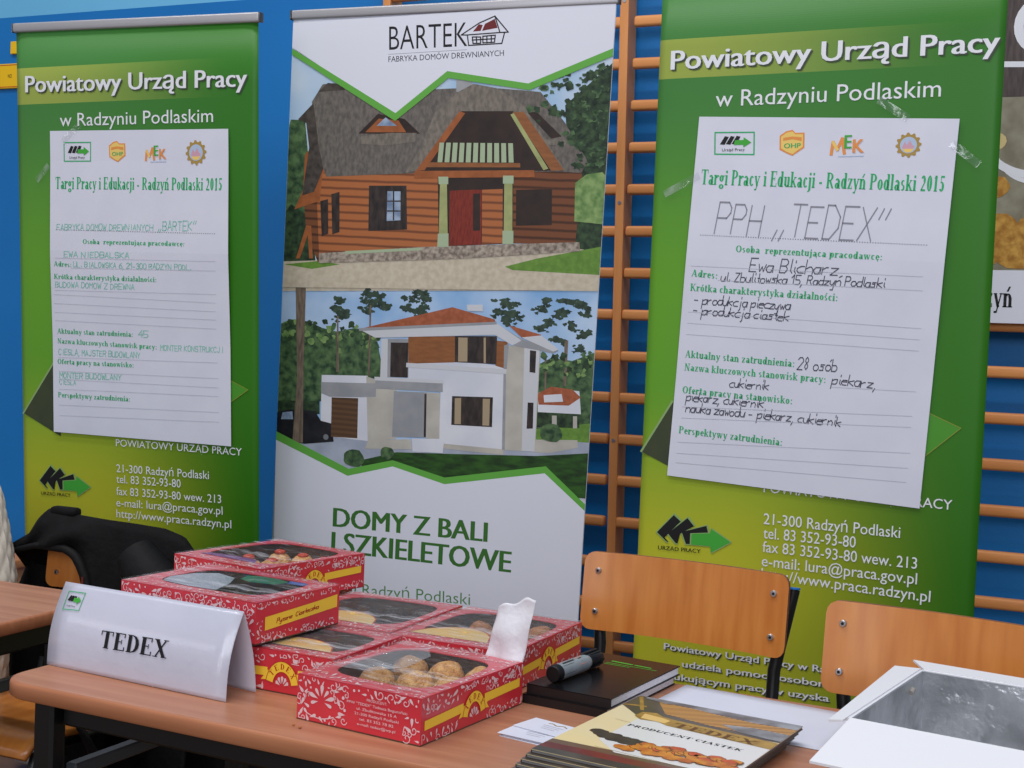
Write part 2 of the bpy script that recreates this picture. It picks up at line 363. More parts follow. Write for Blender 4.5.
def serif(txt):
    vs = []; fs = []; X = 0
    def quad(*p):
        o = len(vs); vs.extend((X+a, b) for a, b in p); fs.append((o, o+1, o+2, o+3))
    def rect(x0, y0, x1, y1): quad((x0, y0), (x1, y0), (x1, y1), (x0, y1))
    for ch in txt:
        adv, g = SG[ch]
        for pr in g.split():
            k = pr[0]; q = pr[1:].split(',')
            fl = q.pop() if k == 's' and len(q) == 4 else ''
            q = [float(t) for t in q]
            if k == 's':
                x, y0, y1 = q; rect(x-W_/2, y0, x+W_/2, y1)
                if 'b' in fl: rect(x-.15, y0, x+.15, y0+.05)
                if 't' in fl: rect(x-.15, y1-.05, x+.15, y1)
                if 'l' in fl: rect(x-.15, y1-.06, x, y1)
            elif k == 'r': rect(*q)
            elif k == 'd':
                x0, y0, x1, y1, t = q; quad((x0-t/2, y0), (x0+t/2, y0), (x1+t/2, y1), (x1-t/2, y1))
            else:
                cx, cy, rx, ry, a0, a1 = q; n = max(4, int(abs(a1-a0)/26)); ix, iy = max(rx-W_, .02), max(ry-.065, .02)
                for i in range(n):
                    t0 = radians(a0+(a1-a0)*i/n); t1 = radians(a0+(a1-a0)*(i+1)/n)
                    quad((cx+rx*cos(t0), cy+ry*sin(t0)), (cx+rx*cos(t1), cy+ry*sin(t1)), (cx+ix*cos(t1), cy+iy*sin(t1)), (cx+ix*cos(t0), cy+iy*sin(t0)))
        X += adv+.05
    return vs, fs
HG = {'P': '03 09 39 48 47 36 06', 'H': '03 09|06 46|43 49', 'T': '09 49|29 23', 'E': '49 09 03 43|06 36', 'D': '03 09 29 47 45 23 03', 'X': '03 49|09 43', 'B': '03 09 39 48 47 36 06|36 45 44 33 03',
 'A': '03 29 43|15 35', 'N': '03 09 43 49', 'S': '48 39 19 08 07 16 36 45 44 33 13 04', 'Z': '09 49 03 43', 'R': '03 09 39 48 47 36 06|26 43', 'L': '09 03 43', 'K': '03 09|49 06 43', 'C': '48 39 19 07 05 13 33 44',
 'W': '09 13 27 33 49', 'O': '19 07 05 13 33 45 47 39 19', 'U': '09 04 13 33 44 49', 'Y': '09 26 49|26 23', 'M': '03 09 26 49 43', 'I': '23 29', 'J': '39 34 23 13 04', 'F': '03 09 49|06 36', 'G': '48 39 19 07 05 13 33 45 26',
 '1': '07 29 23', '2': '08 19 39 48 47 03 43', '3': '08 19 39 48 37 26|26 36 45 44 33 13 04', '4': '39 05 45|37 33', '5': '49 09 06 36 45 44 33 03', '6': '39 17 05 04 13 33 44 45 36 16 05', '8': '26 17 18 29 38 37 26 15 14 23 34 35 26', '0': '19 07 05 13 33 45 47 39 19',
 'a': '46 16 05 04 13 33 46 43', 'e': '05 45 46 36 16 05 04 13 43', 'w': '06 13 25 33 46', 'b': '09 03 33 44 45 36 06', 'l': '19 14 23', 'i': '16 14 23|18 19', 'c': '46 26 05 04 13 43', 'h': '09 03|05 26 36 45 43', 'r': '03 06|05 26 36', 'z': '06 46 03 43',
 'u': '06 04 13 33 46 43', 'd': '46 16 05 04 13 33 44 49 43', 'o': '16 05 04 13 33 44 45 36 16', 's': '46 16 15 35 34 33 03', 'k': '09 03|46 05 43', 'n': '03 06|05 26 36 45 43', 'g': '46 16 05 04 13 33 46 41 30 10', 'y': '06 04 23 46|46 30 10', 'p': '06 00|05 26 46 44 33 03',
 'j': '26 21 10|28 29', 't': '29 24 33|16 36', 'ó': '16 05 04 13 33 44 45 36 16|38 49', 'ń': '03 06|05 26 36 45 43|28 49', 'ż': '06 46 03 43|28 29', ',': '13 01', '.': '13 14', '-': '05 35', '„': '14 02|34 22', '”': '19 07|39 27', 'Ó': '19 07 05 13 33 45 47 39 19', 'Ś': '48 39 19 08 07 16 36 45 44 33 13 04', 'Ń': '03 09 43 49', ' ': ''}
def hand(txt, wd=.07, seed=1, slant=.12):
    rg = random.Random(seed+len(txt)); vs = []; fs = []; X = 0
    for ch in txt:
        dy = rg.uniform(-.04, .04); sc = rg.uniform(.92, 1.06)
        for st in HG[ch].split('|'):
            P = [((int(p[0])/6*sc)+X, (int(p[1])-3)/6*sc+dy) for p in st.split()]
            P = [(a+b*slant, b) for a, b in P]
            for (x0, y0), (x1, y1) in zip(P, P[1:]):
                l = math.hypot(x1-x0, y1-y0) or 1; ex, ey = (x1-x0)/l*wd*.4, (y1-y0)/l*wd*.4; nx, ny = -(y1-y0)/l*wd/2, (x1-x0)/l*wd/2; o = len(vs)
                vs += [(x0-ex-nx, y0-ey-ny), (x1+ex-nx, y1+ey-ny), (x1+ex+nx, y1+ey+ny), (x0-ex+nx, y0-ey+ny)]; fs.append((o, o+1, o+2, o+3))
        X += (.42 if ch in 'il,.' else .66 if ch in '1Ijt' else .5 if ch == ' ' else .86)*(1 if ch.isupper() or ch == ' ' else .92)
    return vs, fs

class Flat:
    """printed artwork on a surface: fn(u, v, lift) -> point; units of u, v are millimetres"""
    def __init__(s, fn, step=.00025): s.mb = MB(); s.fn = fn; s.step = step; s.k = 0
    def raw(s, vs, fs, m, layer=1): s.k += 1; s.mb.add([s.fn(a, b, (layer+(s.k % 30)*.03)*s.step) for a, b in vs], fs, m)
    def poly(s, pts, m, layer=1):
        t = tessellate_polygon([[Vector((a, b, 0)) for a, b in pts]])
        def ccw(f):
            (ax, ay), (bx, by), (cx, cy) = (pts[i] for i in f)
            return f if (bx-ax)*(cy-ay)-(by-ay)*(cx-ax) > 0 else f[::-1]
        s.raw(pts, [ccw(tuple(f)) for f in t], m, layer)
    def rect(s, x0, y0, x1, y1, m, layer=1): s.poly([(x0, y0), (x1, y0), (x1, y1), (x0, y1)], m, layer)
    def disc(s, cx, cy, r, m, layer=1, n=20, ry=None, jag=0, seed=0):
        rg = random.Random(seed); P = []
        for k in range(n):
            q = 1+rg.uniform(-jag, jag); P.append((cx+r*q*cos(2*pi*k/n), cy+(ry or r)*q*sin(2*pi*k/n)))
        s.poly(P, m, layer)
    def line(s, pts, wd, m, layer=1):
        for (x0, y0), (x1, y1) in zip(pts, pts[1:]):
            l = math.hypot(x1-x0, y1-y0)
            if l < 1e-6: continue
            ex, ey, nx, ny = (x1-x0)/l*wd*.35, (y1-y0)/l*wd*.35, -(y1-y0)/l*wd/2, (x1-x0)/l*wd/2
            s.poly([(x0-ex-nx, y0-ey-ny), (x1+ex-nx, y1+ey-ny), (x1+ex+nx, y1+ey+ny), (x0-ex+nx, y0-ey+ny)], m, layer)
    def dots(s, a, b, n, wd, m, layer=1):
        for k in range(n):
            t = (k+.5)/n; x = a[0]+(b[0]-a[0])*t; y = a[1]+(b[1]-a[1])*t; s.rect(x-wd/2, y-wd/2, x+wd/2, y+wd/2, m, layer)
    def text(s, txt, T, m, layer=1, font='sans', bold=0.0, dx=0, dy=0, **kw):
        u0, v0, u1, v1, h = T
        vs, fs = sans(txt, min(bold, 0)) if font == 'sans' else serif(txt) if font == 'serif' else hand(txt, **kw)
        cap = CAP if font == 'sans' else 1.0
        a = min(v[0] for v in vs); b = max(v[0] for v in vs); L = math.hypot(u1-u0, v1-v0); c, sn = (u1-u0)/L, (v1-v0)/L
        sx, sy = L/(b-a), h/cap
        for q in ((-1, 0, 1) if bold > .003 else (0,)):
            s.raw([(u0+dx+(x-a+q*bold)*sx*c-(y+q*q*0)*sy*sn, v0+dy+(x-a+q*bold)*sx*sn+y*sy*c) for x, y in vs], fs, m, layer+.45*(q+1) if bold > .003 else layer)
    def ring_text(s, txt, cx, cy, r, a0, a1, h, m, layer=1):
        n = len(txt)
        for k, ch in enumerate(txt):
            a = radians(a0+(a1-a0)*(k+.5)/n); x, y = cx+r*cos(a), cy+r*sin(a); tx, ty = sin(a), -cos(a); wd = h*.72
            s.text(ch, (x-tx*wd/2, y-ty*wd/2, x+tx*wd/2, y+ty*wd/2, h), m, layer, 'serif')
    def build(s, name, parent): return s.mb.build(name, parent)

# ------------------------------------------------------------------ the hall: floor, wall, wall bars, signs
m = MB(); m.grid(2, 2, lambda a, b: (-7+10*a, -1.5+5.62*b, 0), 'hall_floor', False); structure(m.build('floor'))
m = MB(); m.box((-2, 4.17, 1.265), (10, .1, 2.53), 'blue_wall'); m.box((-2, 4.17, 4.265), (10, .1, 3.47), 'pale_wall'); structure(m.build('wall_back'))
m = MB(); m.box((-2, 4.112, .05), (10, .016, .1), 'beech_edge'); structure(m.build('baseboard_back'))

bars = thing('wall_bars', 'brown wooden gymnastic wall bars with round-edged rungs fixed to the blue wall', 'wall bars', (-.87, 4.0, 0))
for k, x in enumerate((-2.17, -1.297, -.437, .43)):
    m = MB(); ln = -.018 if k == 1 else 0
    for sgn in (0,):
        vs = [(x+.87+sx*.0145+ln*(z-1.4)+(0), y, z) for z in (.0, 2.62) for (sx, y) in ((-1, 0), (1, 0), (1, .088), (-1, .088))]
        m.add(vs, [(0, 1, 2, 3), (7, 6, 5, 4), (0, 4, 5, 1), (1, 5, 6, 2), (2, 6, 7, 3), (3, 7, 4, 0)], 'bar_wood')
    up = m.build('upright', bars, bevel=.003)
    m = MB()
    for z in (2.40, 1.76, 1.0, .4): m.tube([(x+.87+ln*(z-1.4), -.0015, z), (x+.87+ln*(z-1.4), .003, z)], .006, 'bolt_steel', 8)
    m.build('screws', up)
zs = [2.469-.1332*k for k in range(18)]
for x0, x1 in ((-2.156, -1.311), (-1.283, -.451), (-.423, .416)):
    for z in zs:
        m = MB(); m.rbox(((x0+x1)/2+.87, .017, z), (x1-x0, .028, .034), .008, 'rung_wood'); m.build('rung', bars)

def wall_sign(label, x0, x1, z0, z1, txt):
    t = thing('wall_sign', label, 'sign', ((x0+x1)/2, 4.119, z0)); m = MB(); m.rbox((0, -.006, (z1-z0)/2), (x1-x0, .012, z1-z0), .002, 'yellow_sign', 1); m.build('plate', t)
    if txt:
        f = Flat(lambda u, v, l: (u/1000, -.0122-l, v/1000)); hh = (z1-z0)*1000
        f.line(rrect((x1-x0)*1000-12, hh-12, 4, 2, 0, hh/2)+[((x1-x0)*500-6, hh/2)], 3, 'ribbon_red', 1)
        f.text(txt, (24, hh*.42, 44, hh*.42, 15), 'black_ink', 1); f.build('lettering', t)
wall_sign('wide yellow sign with dark lettering on the blue wall, cut by the left frame edge', -4.12, -3.80, 2.243, 2.342, 'NO')
wall_sign('small plain yellow tag on the blue wall just above the wide yellow sign', -3.929, -3.87, 2.38, 2.43, None)

# bench end far left behind the cream jacket
t = thing('gym_bench', 'low brown wooden bench against the blue wall behind the cream quilted jacket', 'bench', (-4.15, 3.9, 0))
m = MB(); m.rbox((0, 0, .385), (1.1, .26, .035), .006, 'rung_wood', 2); m.build('seat', t)
for sx in (-.42, .50):
    m = MB(); m.rbox((sx, 0, .184), (.05, .24, .367), .006, 'bar_wood', 2); m.build('leg', t)
m = MB(); m.tube([(.5, -.121, .33), (.5, -.128, .33)], .014, 'bolt_steel'); m.build('bolt', t)

# poster hung on the wall bars at the right edge
t = thing('hanging_poster', 'dark poster with cookies and white lettering hung on the wall bars at the right edge', 'poster', (.32, 3.985, 1.41))
m = MB(); m.grid(12, 12, lambda a, b: (-.62+1.24*a, .006*sin(9*a)*(1-b), 1.15*b), 'white_vinyl'); m.build('sheet', t, thick=.002)
f = Flat(lambda u, v, l: (u/1000, -.009-l, v/1000), .0005)
f.rect(-620, 145, 620, 1150, 'q_grey', 1)
f.poly([(-620, 640), (-420, 640), (-330, 560), (-120, 520), (620, 520), (620, 1150), (-620, 1150)], 'q_dark', 2)
def arc_pts(cx, cy, rx, ry, a0, a1, n=18): return [(cx+rx*cos(radians(a0+(a1-a0)*k/n)), cy+ry*sin(radians(a0+(a1-a0)*k/n))) for k in range(n+1)]
f.line([(-620, 738), (-380, 728), (-100, 712)], 16, 'white_ink', 3)
f.line(arc_pts(-398, 640, 180, 220, 190, 285), 22, 'white_ink', 3)
f.line(arc_pts(-398, 590, 130, 190, 180, 275), 12, 'white_ink', 3)
f.poly(arc_pts(-395, 838, 74, 82, 0, 360, 24), 'white_ink', 3); f.poly(arc_pts(-385, 838, 58, 64, 0, 360, 24), 'q_dark', 4)
rg = random.Random(5)
for k in range(26): f.disc(-560+rg.uniform(0, 1100), rg.uniform(330, 520), rg.uniform(24, 34), 'q_pale' if k % 3 else 'q_cookie', 2, 12, jag=.06, seed=k)
for cx, cy, r in ((-585, 365, 30), (-560, 425, 26), (-590, 300, 22), (-545, 330, 24)): f.disc(cx, cy, r, 'q_pale', 3, 14, jag=.05, seed=cx)
for k in range(12):
    cx = -560+(k % 6)*150; cy = 205 if k < 6 else 262
    f.disc(cx+(k//6)*50, cy, 88, 'q_cookie', 3+k//6, 18, ry=52, jag=.1, seed=k+40)
f.rect(-620, 0, 620, 150, 'white_vinyl', 6)
f.text('Radzyń', (-594, 45, -436, 45, 60), 'black_ink', 7, 'serif')
f.build('printed_picture', t)

# ------------------------------------------------------------------ roll-up banners
def pose_matrix(p):
    x, y, z, yaw, lean, roll = p
    return Matrix.Translation((x, y, z)) @ Matrix.Rotation(yaw, 4, 'Z') @ Matrix.Rotation(lean, 4, 'X') @ Matrix.Rotation(roll, 4, 'Y')
H0 = 1.447
def banner(label, pose, w, top, mat_name, curl=.004, sh=0):
    M = pose_matrix(pose); t = thing('roll_up_banner', label, 'banner', M=M @ Matrix.Translation((0, 0, -H0)))
    m = MB(); hw = w/2
    def fn(a, b):
        u = -hw+w*a; e = max(0, abs(u)-(hw-.035))/.035
        return (u, curl*e*e, -1.38+(top+sh*u+1.38)*b)
    m.grid(41, 14, fn, mat_name); m.build('fabric_panel', t, thick=.0006, loc=(0, 0, H0))
    RS = Matrix.Rotation(-math.atan(sh), 3, 'Y'); m = MB(); m.rbox((0, .004, top+H0+.006), (w+.012, .020, .026), .005, 'alu', 2, M=RS); r = m.build('top_rail', t)
    for s in (-1, 1):
        m = MB(); m.rbox((s*(hw+.0075), .004, top+sh*s*hw+H0+.006), (.004, .020, .026), .002, 'grey_steel'); m.build('end_cap', r)
    m = MB(); m.tube([(0, .045, .06), (0, .045, H0+top-.02)], .009, 'alu'); m.build('support_pole', t)
    q = Matrix.Rotation(-pose[5], 3, 'Y') @ Matrix.Rotation(-pose[4], 3, 'X'); m = MB()
    m.rbox((0, .03, .05), (w+.03, .17, .085), .02, 'alu', 3, M=q); m.build('base_cassette', t)
    def flat(name, y=.0012): return Flat(lambda u, v, l: (u/1000, -y-l, v/1000+H0), .00012 if mat_name == 'white_vinyl' else .00025)
    return t, flat, M
PL, PM, PR = [-2.3351, 2.9196, 1.45, .0005, .0662, .0021], [-1.5464, 3.1821, 1.45, .1107, .0506, .032], [-.5266, 3.0631, 1.45, -.0596, .0106, .0056]

LOGO = [[(-346,-602),(-305,-556),(-287,-570),(-326,-613),(-315,-623),(-321,-622)], [(-318,-602),(-270,-560),(-253,-578),(-287,-600),(-292,-624),(-297,-624)], [(-283,-595),(-222,-574),(-216,-593),(-255,-596),(-257,-622),(-271,-623)]]
ARROW = [(-258,-597),(-212,-591),(-210,-580),(-161,-607),(-208,-637),(-210,-622),(-258,-623)]
LOGO_T = (-341.2,-643.7,-233.4,-641.4,9.5)
def office_logo(f, ox, oy, s, layer=2):
    bx, by = LOGO_T[0], LOGO_T[1]
    tr = lambda P: [(ox+(a-bx)*s, oy+(b-by)*s) for a, b in P]
    for P in LOGO:
        cx = sum(a for a, b in P)/len(P); cy = sum(b for a, b in P)/len(P)
        f.poly(tr([(cx+(a-cx)*1.12, cy+(b-cy)*1.12) for a, b in P]), 'pale_edge', layer); f.poly(tr(P), 'black_ink', layer+1)
    cx, cy = [sum(q[i] for q in ARROW)/len(ARROW) for i in (0, 1)]
    f.poly(tr([(cx+(a-cx)*1.08, cy+(b-cy)*1.1) for a, b in ARROW]), 'pale_edge', layer+1); f.poly(tr(ARROW), 'arrow_green', layer+2)
    u0, v0, u1, v1, h = LOGO_T
    f.text('URZĄD PRACY', (ox, oy, ox+(u1-u0)*s, oy+(v1-v0)*s, h*s), 'black_ink', layer+1, bold=.01)

def green_banner(label, pose, w, top, band, D):
    banner_green('banner_green_'+D['k'], w, band[0]/1000, band[1]/1000)
    t, flat, M = banner(label, pose, w, top, 'banner_green_'+D['k'], sh=D.get('sh', 0))
    f = flat('a'); f.poly(D['dark'], 'dark_diag', 1); f.line(D['edge'], 5, 'pale_edge', 2); f.build('arrow_shaft', t); f = flat('a'); f.poly(D['tip'], 'tip_green', 1); f.line(D['tip'], 2, 'faint_line', 2); f.build('arrow_tip', t)
    f = flat('b')
    for dx, dy, mm, ly in ((4, -3.5, 'shadow_ink', 1), (0, 0, 'white_ink', 3)): f.text('Powiatowy Urząd Pracy', D['h1'], mm, ly, bold=.022, dx=dx, dy=dy)
    f.build('heading_lettering', t)
    f = flat('c'); f.text('w Radzyniu Podlaskim', D['h2'], 'white_ink', 1); f.build('subheading_lettering', t)
    for s, k in (('POWIATOWY URZĄD PRACY', 'a0'), ('21-300 Radzyń Podlaski', 'a1'), ('tel. 83 352-93-80', 'a2'), ('fax 83 352-93-80 wew. 213', 'a3'), ('e-mail: lura@praca.gov.pl', 'a4'), ('http://www.praca.radzyn.pl', 'a5')):
        f = flat('d'); f.text(s, D[k], 'white_ink', 1, bold=.004); f.build('address_line', t)
    f = flat('e'); office_logo(f, D['logo'][0][0], D['logo'][0][1], D['ls']); f.build('office_logo', t)
    for s, T in zip(('Powiatowy Urząd Pracy w Radzyniu', 'udziela pomocy osobom', 'poszukującym pracy w uzyska'), D['para']):
        f = flat('g'); f.text(s, T, 'shadow_ink', 1, bold=.018, dx=3, dy=-2.5); f.text(s, T, 'white_ink', 3, bold=.018); f.build('paragraph_line', t)
    return t, M
PARA = [(-314.2,-886.7,162.0,-885.7,15.4), (-265.9,-923.2,88.4,-918.9,15.5), (-352.6,-958.2,90.0,-951.5,15.6)]
def shift(T, du, dv): return (T[0]+du, T[1]+dv, T[2]+du, T[3]+dv, T[4])
DR = dict(k='r', dark=[(-394,-409),(-322,-284),(-279,-279),(-325,-438)], edge=[(-396,-408),(-322,-281)], tip=[(273,-269),(347,-300),(275,-367)],
  h1=(-362.9,518.9,383.4,521.0,44.9), h2=(-247.7,425.8,266.8,429.0,37.8), a0=(-86.8,-480.8,337.7,-482.0,21.7), a1=(-83.2,-555.8,229.5,-555.9,25.4), a2=(-82.2,-589.3,132.2,-588.7,25.6),
  a3=(-82.6,-621.6,269.5,-621.5,25.3), a4=(-82.9,-655.2,271.2,-656.3,25.3), a5=(-83.1,-685.6,301.6,-692.5,25.3), logo=[(-341,-644),(-339,-643)], ls=1.0, para=PARA)
DL = dict(k='l', sh=-.018, dark=[(-392,-411),(-276,-258),(-239,-256),(-260,-469)], edge=[(-394,-411),(-276,-254)], tip=[(307,-279),(370,-304),(307,-345)],
  h1=(-365.1,496.3,367.3,486.6,44.9), h2=(-245.9,399.5,262.6,398.4,35.0), a0=(-65.4,-484.0,349.5,-481.3,19.6), a1=(-64.5,-557.1,244.4,-552.9,22.0), a2=(-64.9,-587.2,152.1,-583.6,22.2),
  a3=(-65.4,-621.3,283.7,-615.4,22.0), a4=(-65.9,-653.9,288.0,-646.4,22.1), a5=(-66.3,-684.9,315.8,-681.2,22.1), logo=[(-333,-643),(-330,-642)], ls=.98,
  para=[shift(T, 8, -12) for T in PARA])
bandR = [(-392,590),(410,593),(-390,491),(407,504)]; bandL = [(-396,569),(365,558),(-398,466),(365,460)]
banR, MR = green_banner('tall green roll-up banner behind the two empty chairs on the right', PR, .79, .735, ((bandR[2][1]+bandR[3][1])/2, (bandR[0][1]+bandR[1][1])/2), DR)
banL, ML = green_banner('tall green roll-up banner at far left behind the black jacket', PL, .80, .662, ((bandL[2][1]+bandL[3][1])/2, (bandL[0][1]+bandL[1][1])/2), DL)

# the middle banner: white with two printed pictures of houses
banM, flatM, MM = banner('white roll-up banner with two house pictures between the green banners', PM, .90, .722, 'white_vinyl', 0, .046)
CL = lambda P, e=449: [(max(-e, min(e, a)), b) for a, b in P]
f = flatM('h')
def pm(P, m, l): f.poly(CL(P), m, l)
# thatched log house
pm([(-475,615),(-137,460),(4,569),(228,538),(480,623),(520,7),(-466,-51)], 'p_sky', 1)
pm([(-487,410),(-445,425),(-402,424),(-383,293),(-382,177),(-405,21),(-468,-12)], 'p_leaf', 2)
pm([(-476,173),(-434,194),(-369,159),(-353,43),(-469,8)], 'p_leaf_dark', 3)
pm([(-470,35),(-176,57),(447,130),(502,133),(510,7),(-466,-47)], 'p_gravel', 3)
pm([(193,55),(280,81),(503,120),(508,47),(214,47)], 'p_grass', 4)
pm([(-448,27),(-342,42),(-279,36),(-362,19)], 'p_grass', 4)
pm([(331,479),(473,588),(504,106),(373,113)], 'p_leaf_dark', 3)
pm([(-364,293),(-291,292),(-7,305),(5,98),(-265,73),(-343,63)], 'p_log', 5); pm([(-397,215),(-286,296),(-264,67),(-346,39),(-384,119)], 'p_log_dark', 4)
pm([(199,315),(388,320),(380,123),(210,117)], 'p_log_dark', 5)
pm([(-398,330),(-363,370),(-333,294),(-284,248),(-282,220),(-360,202),(-423,180),(-399,234)], 'p_wood', 5)
pm([(-343,280),(-282,277),(-282,220),(-349,188)], 'p_log', 6)
pm([(-8,286),(202,293),(210,117),(5,98)], 'p_dark', 6)
pm([(118,254),(175,258),(183,116),(126,109)], 'p_log', 7)
pm([(28,248),(89,253),(97,108),(34,102)], 'p_door', 7); pm([(89,253),(117,254),(125,109),(97,108)], 'p_door', 7); pm([(94,243),(113,244),(119,147),(99,145)], 'p_dark', 8)
pm([(-384,474),(-354,522),(-318,526),(-250,503),(-145,441),(-48,513),(21,517),(138,520),(263,512),(334,434),(401,336),(384,307),(323,309),(-76,291),(-332,273),(-358,341)], 'p_thatch', 7)
pm([(-423,426),(-379,471),(-357,351),(-341,294),(-366,231),(-401,219),(-386,350),(-398,417)], 'p_thatch_dark', 8)
pm([(-366,501),(-339,526),(-302,523),(-286,508)], 'p_thatch_dark', 8)
pm([(30,544),(75,541),(77,508),(32,508)], 'p_shade', 8)
pm([(-242,392),(-188,446),(-110,434),(-64,396)], 'p_dark', 9); pm([(-222,396),(-185,433),(-128,430),(-104,399)], 'p_wood', 10); pm([(-190,414),(-165,437),(-131,415)], 'p_glass', 11)
pm([(-234,385),(-152,396),(-74,398),(-78,374),(-161,362),(-233,364)], 'p_thatch_light', 10)
pm([(-25,453),(37,508),(79,530),(148,519),(220,476),(340,313),(295,308),(191,448),(49,453),(-46,302),(-101,291),(-60,359)], 'p_thatch_light', 9)
pm([(49,458),(192,461),(304,310),(-66,297)], 'p_dark', 10)
pm([(44,458),(60,453),(-46,300),(-71,297)], 'p_wood', 11); pm([(190,458),(221,460),(338,313),(304,310)], 'p_brown', 11); pm([(185,452),(194,456),(296,315),(283,311)], 'p_palegreen', 12)
BAL = [(-10,374),(200,378),(-13,322),(205,328)]
for k in range(11):
    q = lambda i, t: (BAL[i][0]+(BAL[i+1][0]-BAL[i][0])*t, BAL[i][1]+(BAL[i+1][1]-BAL[i][1])*t)
    pm([q(0, (k+.12)/11), q(0, (k+.8)/11), q(2, (k+.8)/11), q(2, (k+.12)/11)], 'p_baluster', 12)
pm([(-37,321),(219,327),(220,316),(-41,308)], 'p_brown', 12); pm([(-74,297),(258,310),(261,292),(-75,278)], 'p_wood', 12)
pm([(231,458),(255,461),(327,399),(299,393)], 'p_dark', 10); pm([(280,391),(342,391),(338,375),(291,376)], 'p_thatch_light', 11)
pm([(-204,253),(-96,257),(-88,140),(-200,131)], 'p_window', 8); pm([(-150,240),(-112,241),(-108,164),(-148,160)], 'p_glass', 9); pm([(-134,240),(-130,241),(-126,163),(-130,163)], 'p_window', 10); pm([(-149,215),(-111,217),(-110,213),(-149,212)], 'p_window', 10); pm([(-148,189),(-109,190),(-109,187),(-148,185)], 'p_window', 10)
pm([(212,257),(309,263),(314,170),(217,164)], 'p_dark', 8)
pm([(-346,206),(-323,212),(-318,118),(-337,110)], 'p_window', 8); pm([(-314,226),(-290,233),(-285,124),(-306,117)], 'p_window', 8)
for P in ([(-1,283),(18,283),(31,99),(5,98)], [(178,291),(200,292),(210,115),(186,114)]): pm(P, 'p_palegreen', 13)
for P in ([(-6,284),(22,285),(23,265),(-4,264)], [(174,293),(203,294),(204,273),(175,272)], [(1,133),(31,135),(33,99),(1,97)], [(181,149),(211,150),(213,115),(183,114)]): pm(P, 'p_baluster', 14)
pm([(-343,63),(-45,95),(391,129),(394,106),(86,71),(-342,36)], 'p_stone', 12); pm([(-265,73),(-45,93),(-45,86),(-264,65)], 'p_baluster', 13)
pm([(370,281),(399,304),(440,311),(491,303),(499,178),(374,182)], 'p_leaf_light', 6)
pm([(-412,45),(-385,138),(-370,137),(-361,48),(-372,47),(-379,112),(-400,46)], 'p_wood', 6)
TREE = [(291,518),(336,555),(383,547),(419,569),(440,534),(413,516),(368,493),(323,460),(271,468),(416,462),(371,439),(433,418),(394,381),(437,355),(392,480),(418,440),(383,408),(422,373),(382,345),(411,328),(365,389),(422,516),(407,462)]
rg = random.Random(11)
for k, (cx, cy) in enumerate(TREE):
    for j in range(9):
        x, y, r = cx+rg.gauss(0, 17), cy+rg.gauss(0, 13), rg.uniform(4, 12)
        f.disc(max(-449+r*1.6, min(449-r*1.6, x)), y, r, ('p_leaf', 'p_leaf_dark', 'p_leaf_dark')[j % 3], 12, 11, ry=r*.75, jag=.45, seed=k*9+j)
# white villa with a tiled hip roof
pm([(-488,-34),(11,-15),(510,7),(545,-521),(-466,-545)], 'p_sky2', 1)
pm([(-484,-138),(-420,-124),(-366,-127),(-323,-142),(-280,-149),(-228,-136),(-166,-141),(-127,-288),(-473,-385)], 'p_leaf', 2)
pm([(278,-210),(334,-177),(391,-181),(521,-155),(535,-365),(289,-387)], 'p_leaf', 2)
pm([(-474,-354),(-322,-345),(-320,-382),(-472,-397)], 'p_leaf_dark', 3)
TOP2 = [(11,-17)][0][1]
PINE = [(-274,-64),(-285,-88),(-262,-97),(-277,-110),(-192,-40),(-166,-42),(-201,-60),(-139,-68),(-174,-68),(-184,-82),(-44,-24),(-63,-46),(-23,-42),(-72,-71),(-27,-65),(-41,-81),(195,-42),(220,-46),(182,-65),(236,-73),(213,-91),(204,-75),(315,-26),(362,-18),(401,-30),(297,-50),(355,-56),(421,-52),(328,-85),(386,-91),(424,-106),(301,-105),(350,-130),(413,-149)]
for k, (cx, cy) in enumerate(PINE):
    for j in range(13):
        x, y, r = cx+rg.gauss(0, 9), cy+rg.gauss(0, 5.5), rg.uniform(4, 11)
        f.disc(max(-449+r*1.6, min(449-r*1.6, x)), min(y, TOP2-r), r, 'p_pine', 3, 11, ry=r*.6, jag=.5, seed=k*7+j)
TL = [(-451,-136),(-409,-129),(-366,-131),(-333,-146),(-301,-152),(-265,-145),(-228,-139),(-192,-144),(-160,-156),(306,-196),(334,-183),(372,-186),(410,-172),(428,-167)]
for k, (cx, cy) in enumerate(TL):
    for j in range(10):
        x, y, r = cx+rg.gauss(0, 11), cy+rg.gauss(-14, 18), rg.uniform(4, 11); f.disc(max(-449+r*1.6, min(449-r*1.6, x)), min(y, TOP2-r), r, ('p_leaf', 'p_leaf_dark', 'p_leaf_light')[j % 3], 5 if cx > 0 else 3, 11, ry=r*.9, jag=.4, seed=k*10+j+500)
for P in ([(-281,-106),(-277,-105),(-268,-260),(-276,-261)], [(-186,-71),(-181,-70),(-176,-263),(-182,-264)], [(367,-129),(377,-128),(378,-248),(371,-249)], [(316,-169),(321,-169),(325,-262),(320,-262)]): pm(P, 'p_trunk', 4)
pm([(303,-273),(339,-256),(415,-259),(423,-319),(306,-323)], 'p_white', 4); pm([(301,-275),(338,-253),(396,-256),(420,-275),(389,-299),(307,-303)], 'p_tile', 5); pm([(319,-277),(368,-270),(373,-290),(322,-296)], 'p_white', 6)
pm([(300,-325),(419,-319),(421,-356),(303,-363)], 'p_leaf_dark', 6)
for P in ([(345,-329),(358,-328),(360,-358),(347,-359)], [(402,-326),(413,-325),(415,-357),(404,-358)]): pm(P, 'p_beige', 7)
pm([(-469,-463),(-319,-441),(33,-429),(308,-395),(535,-365),(546,-540),(-465,-565)], 'p_drive', 4)
pm([(303,-369),(533,-341),(536,-392),(305,-397)], 'p_grass', 5)
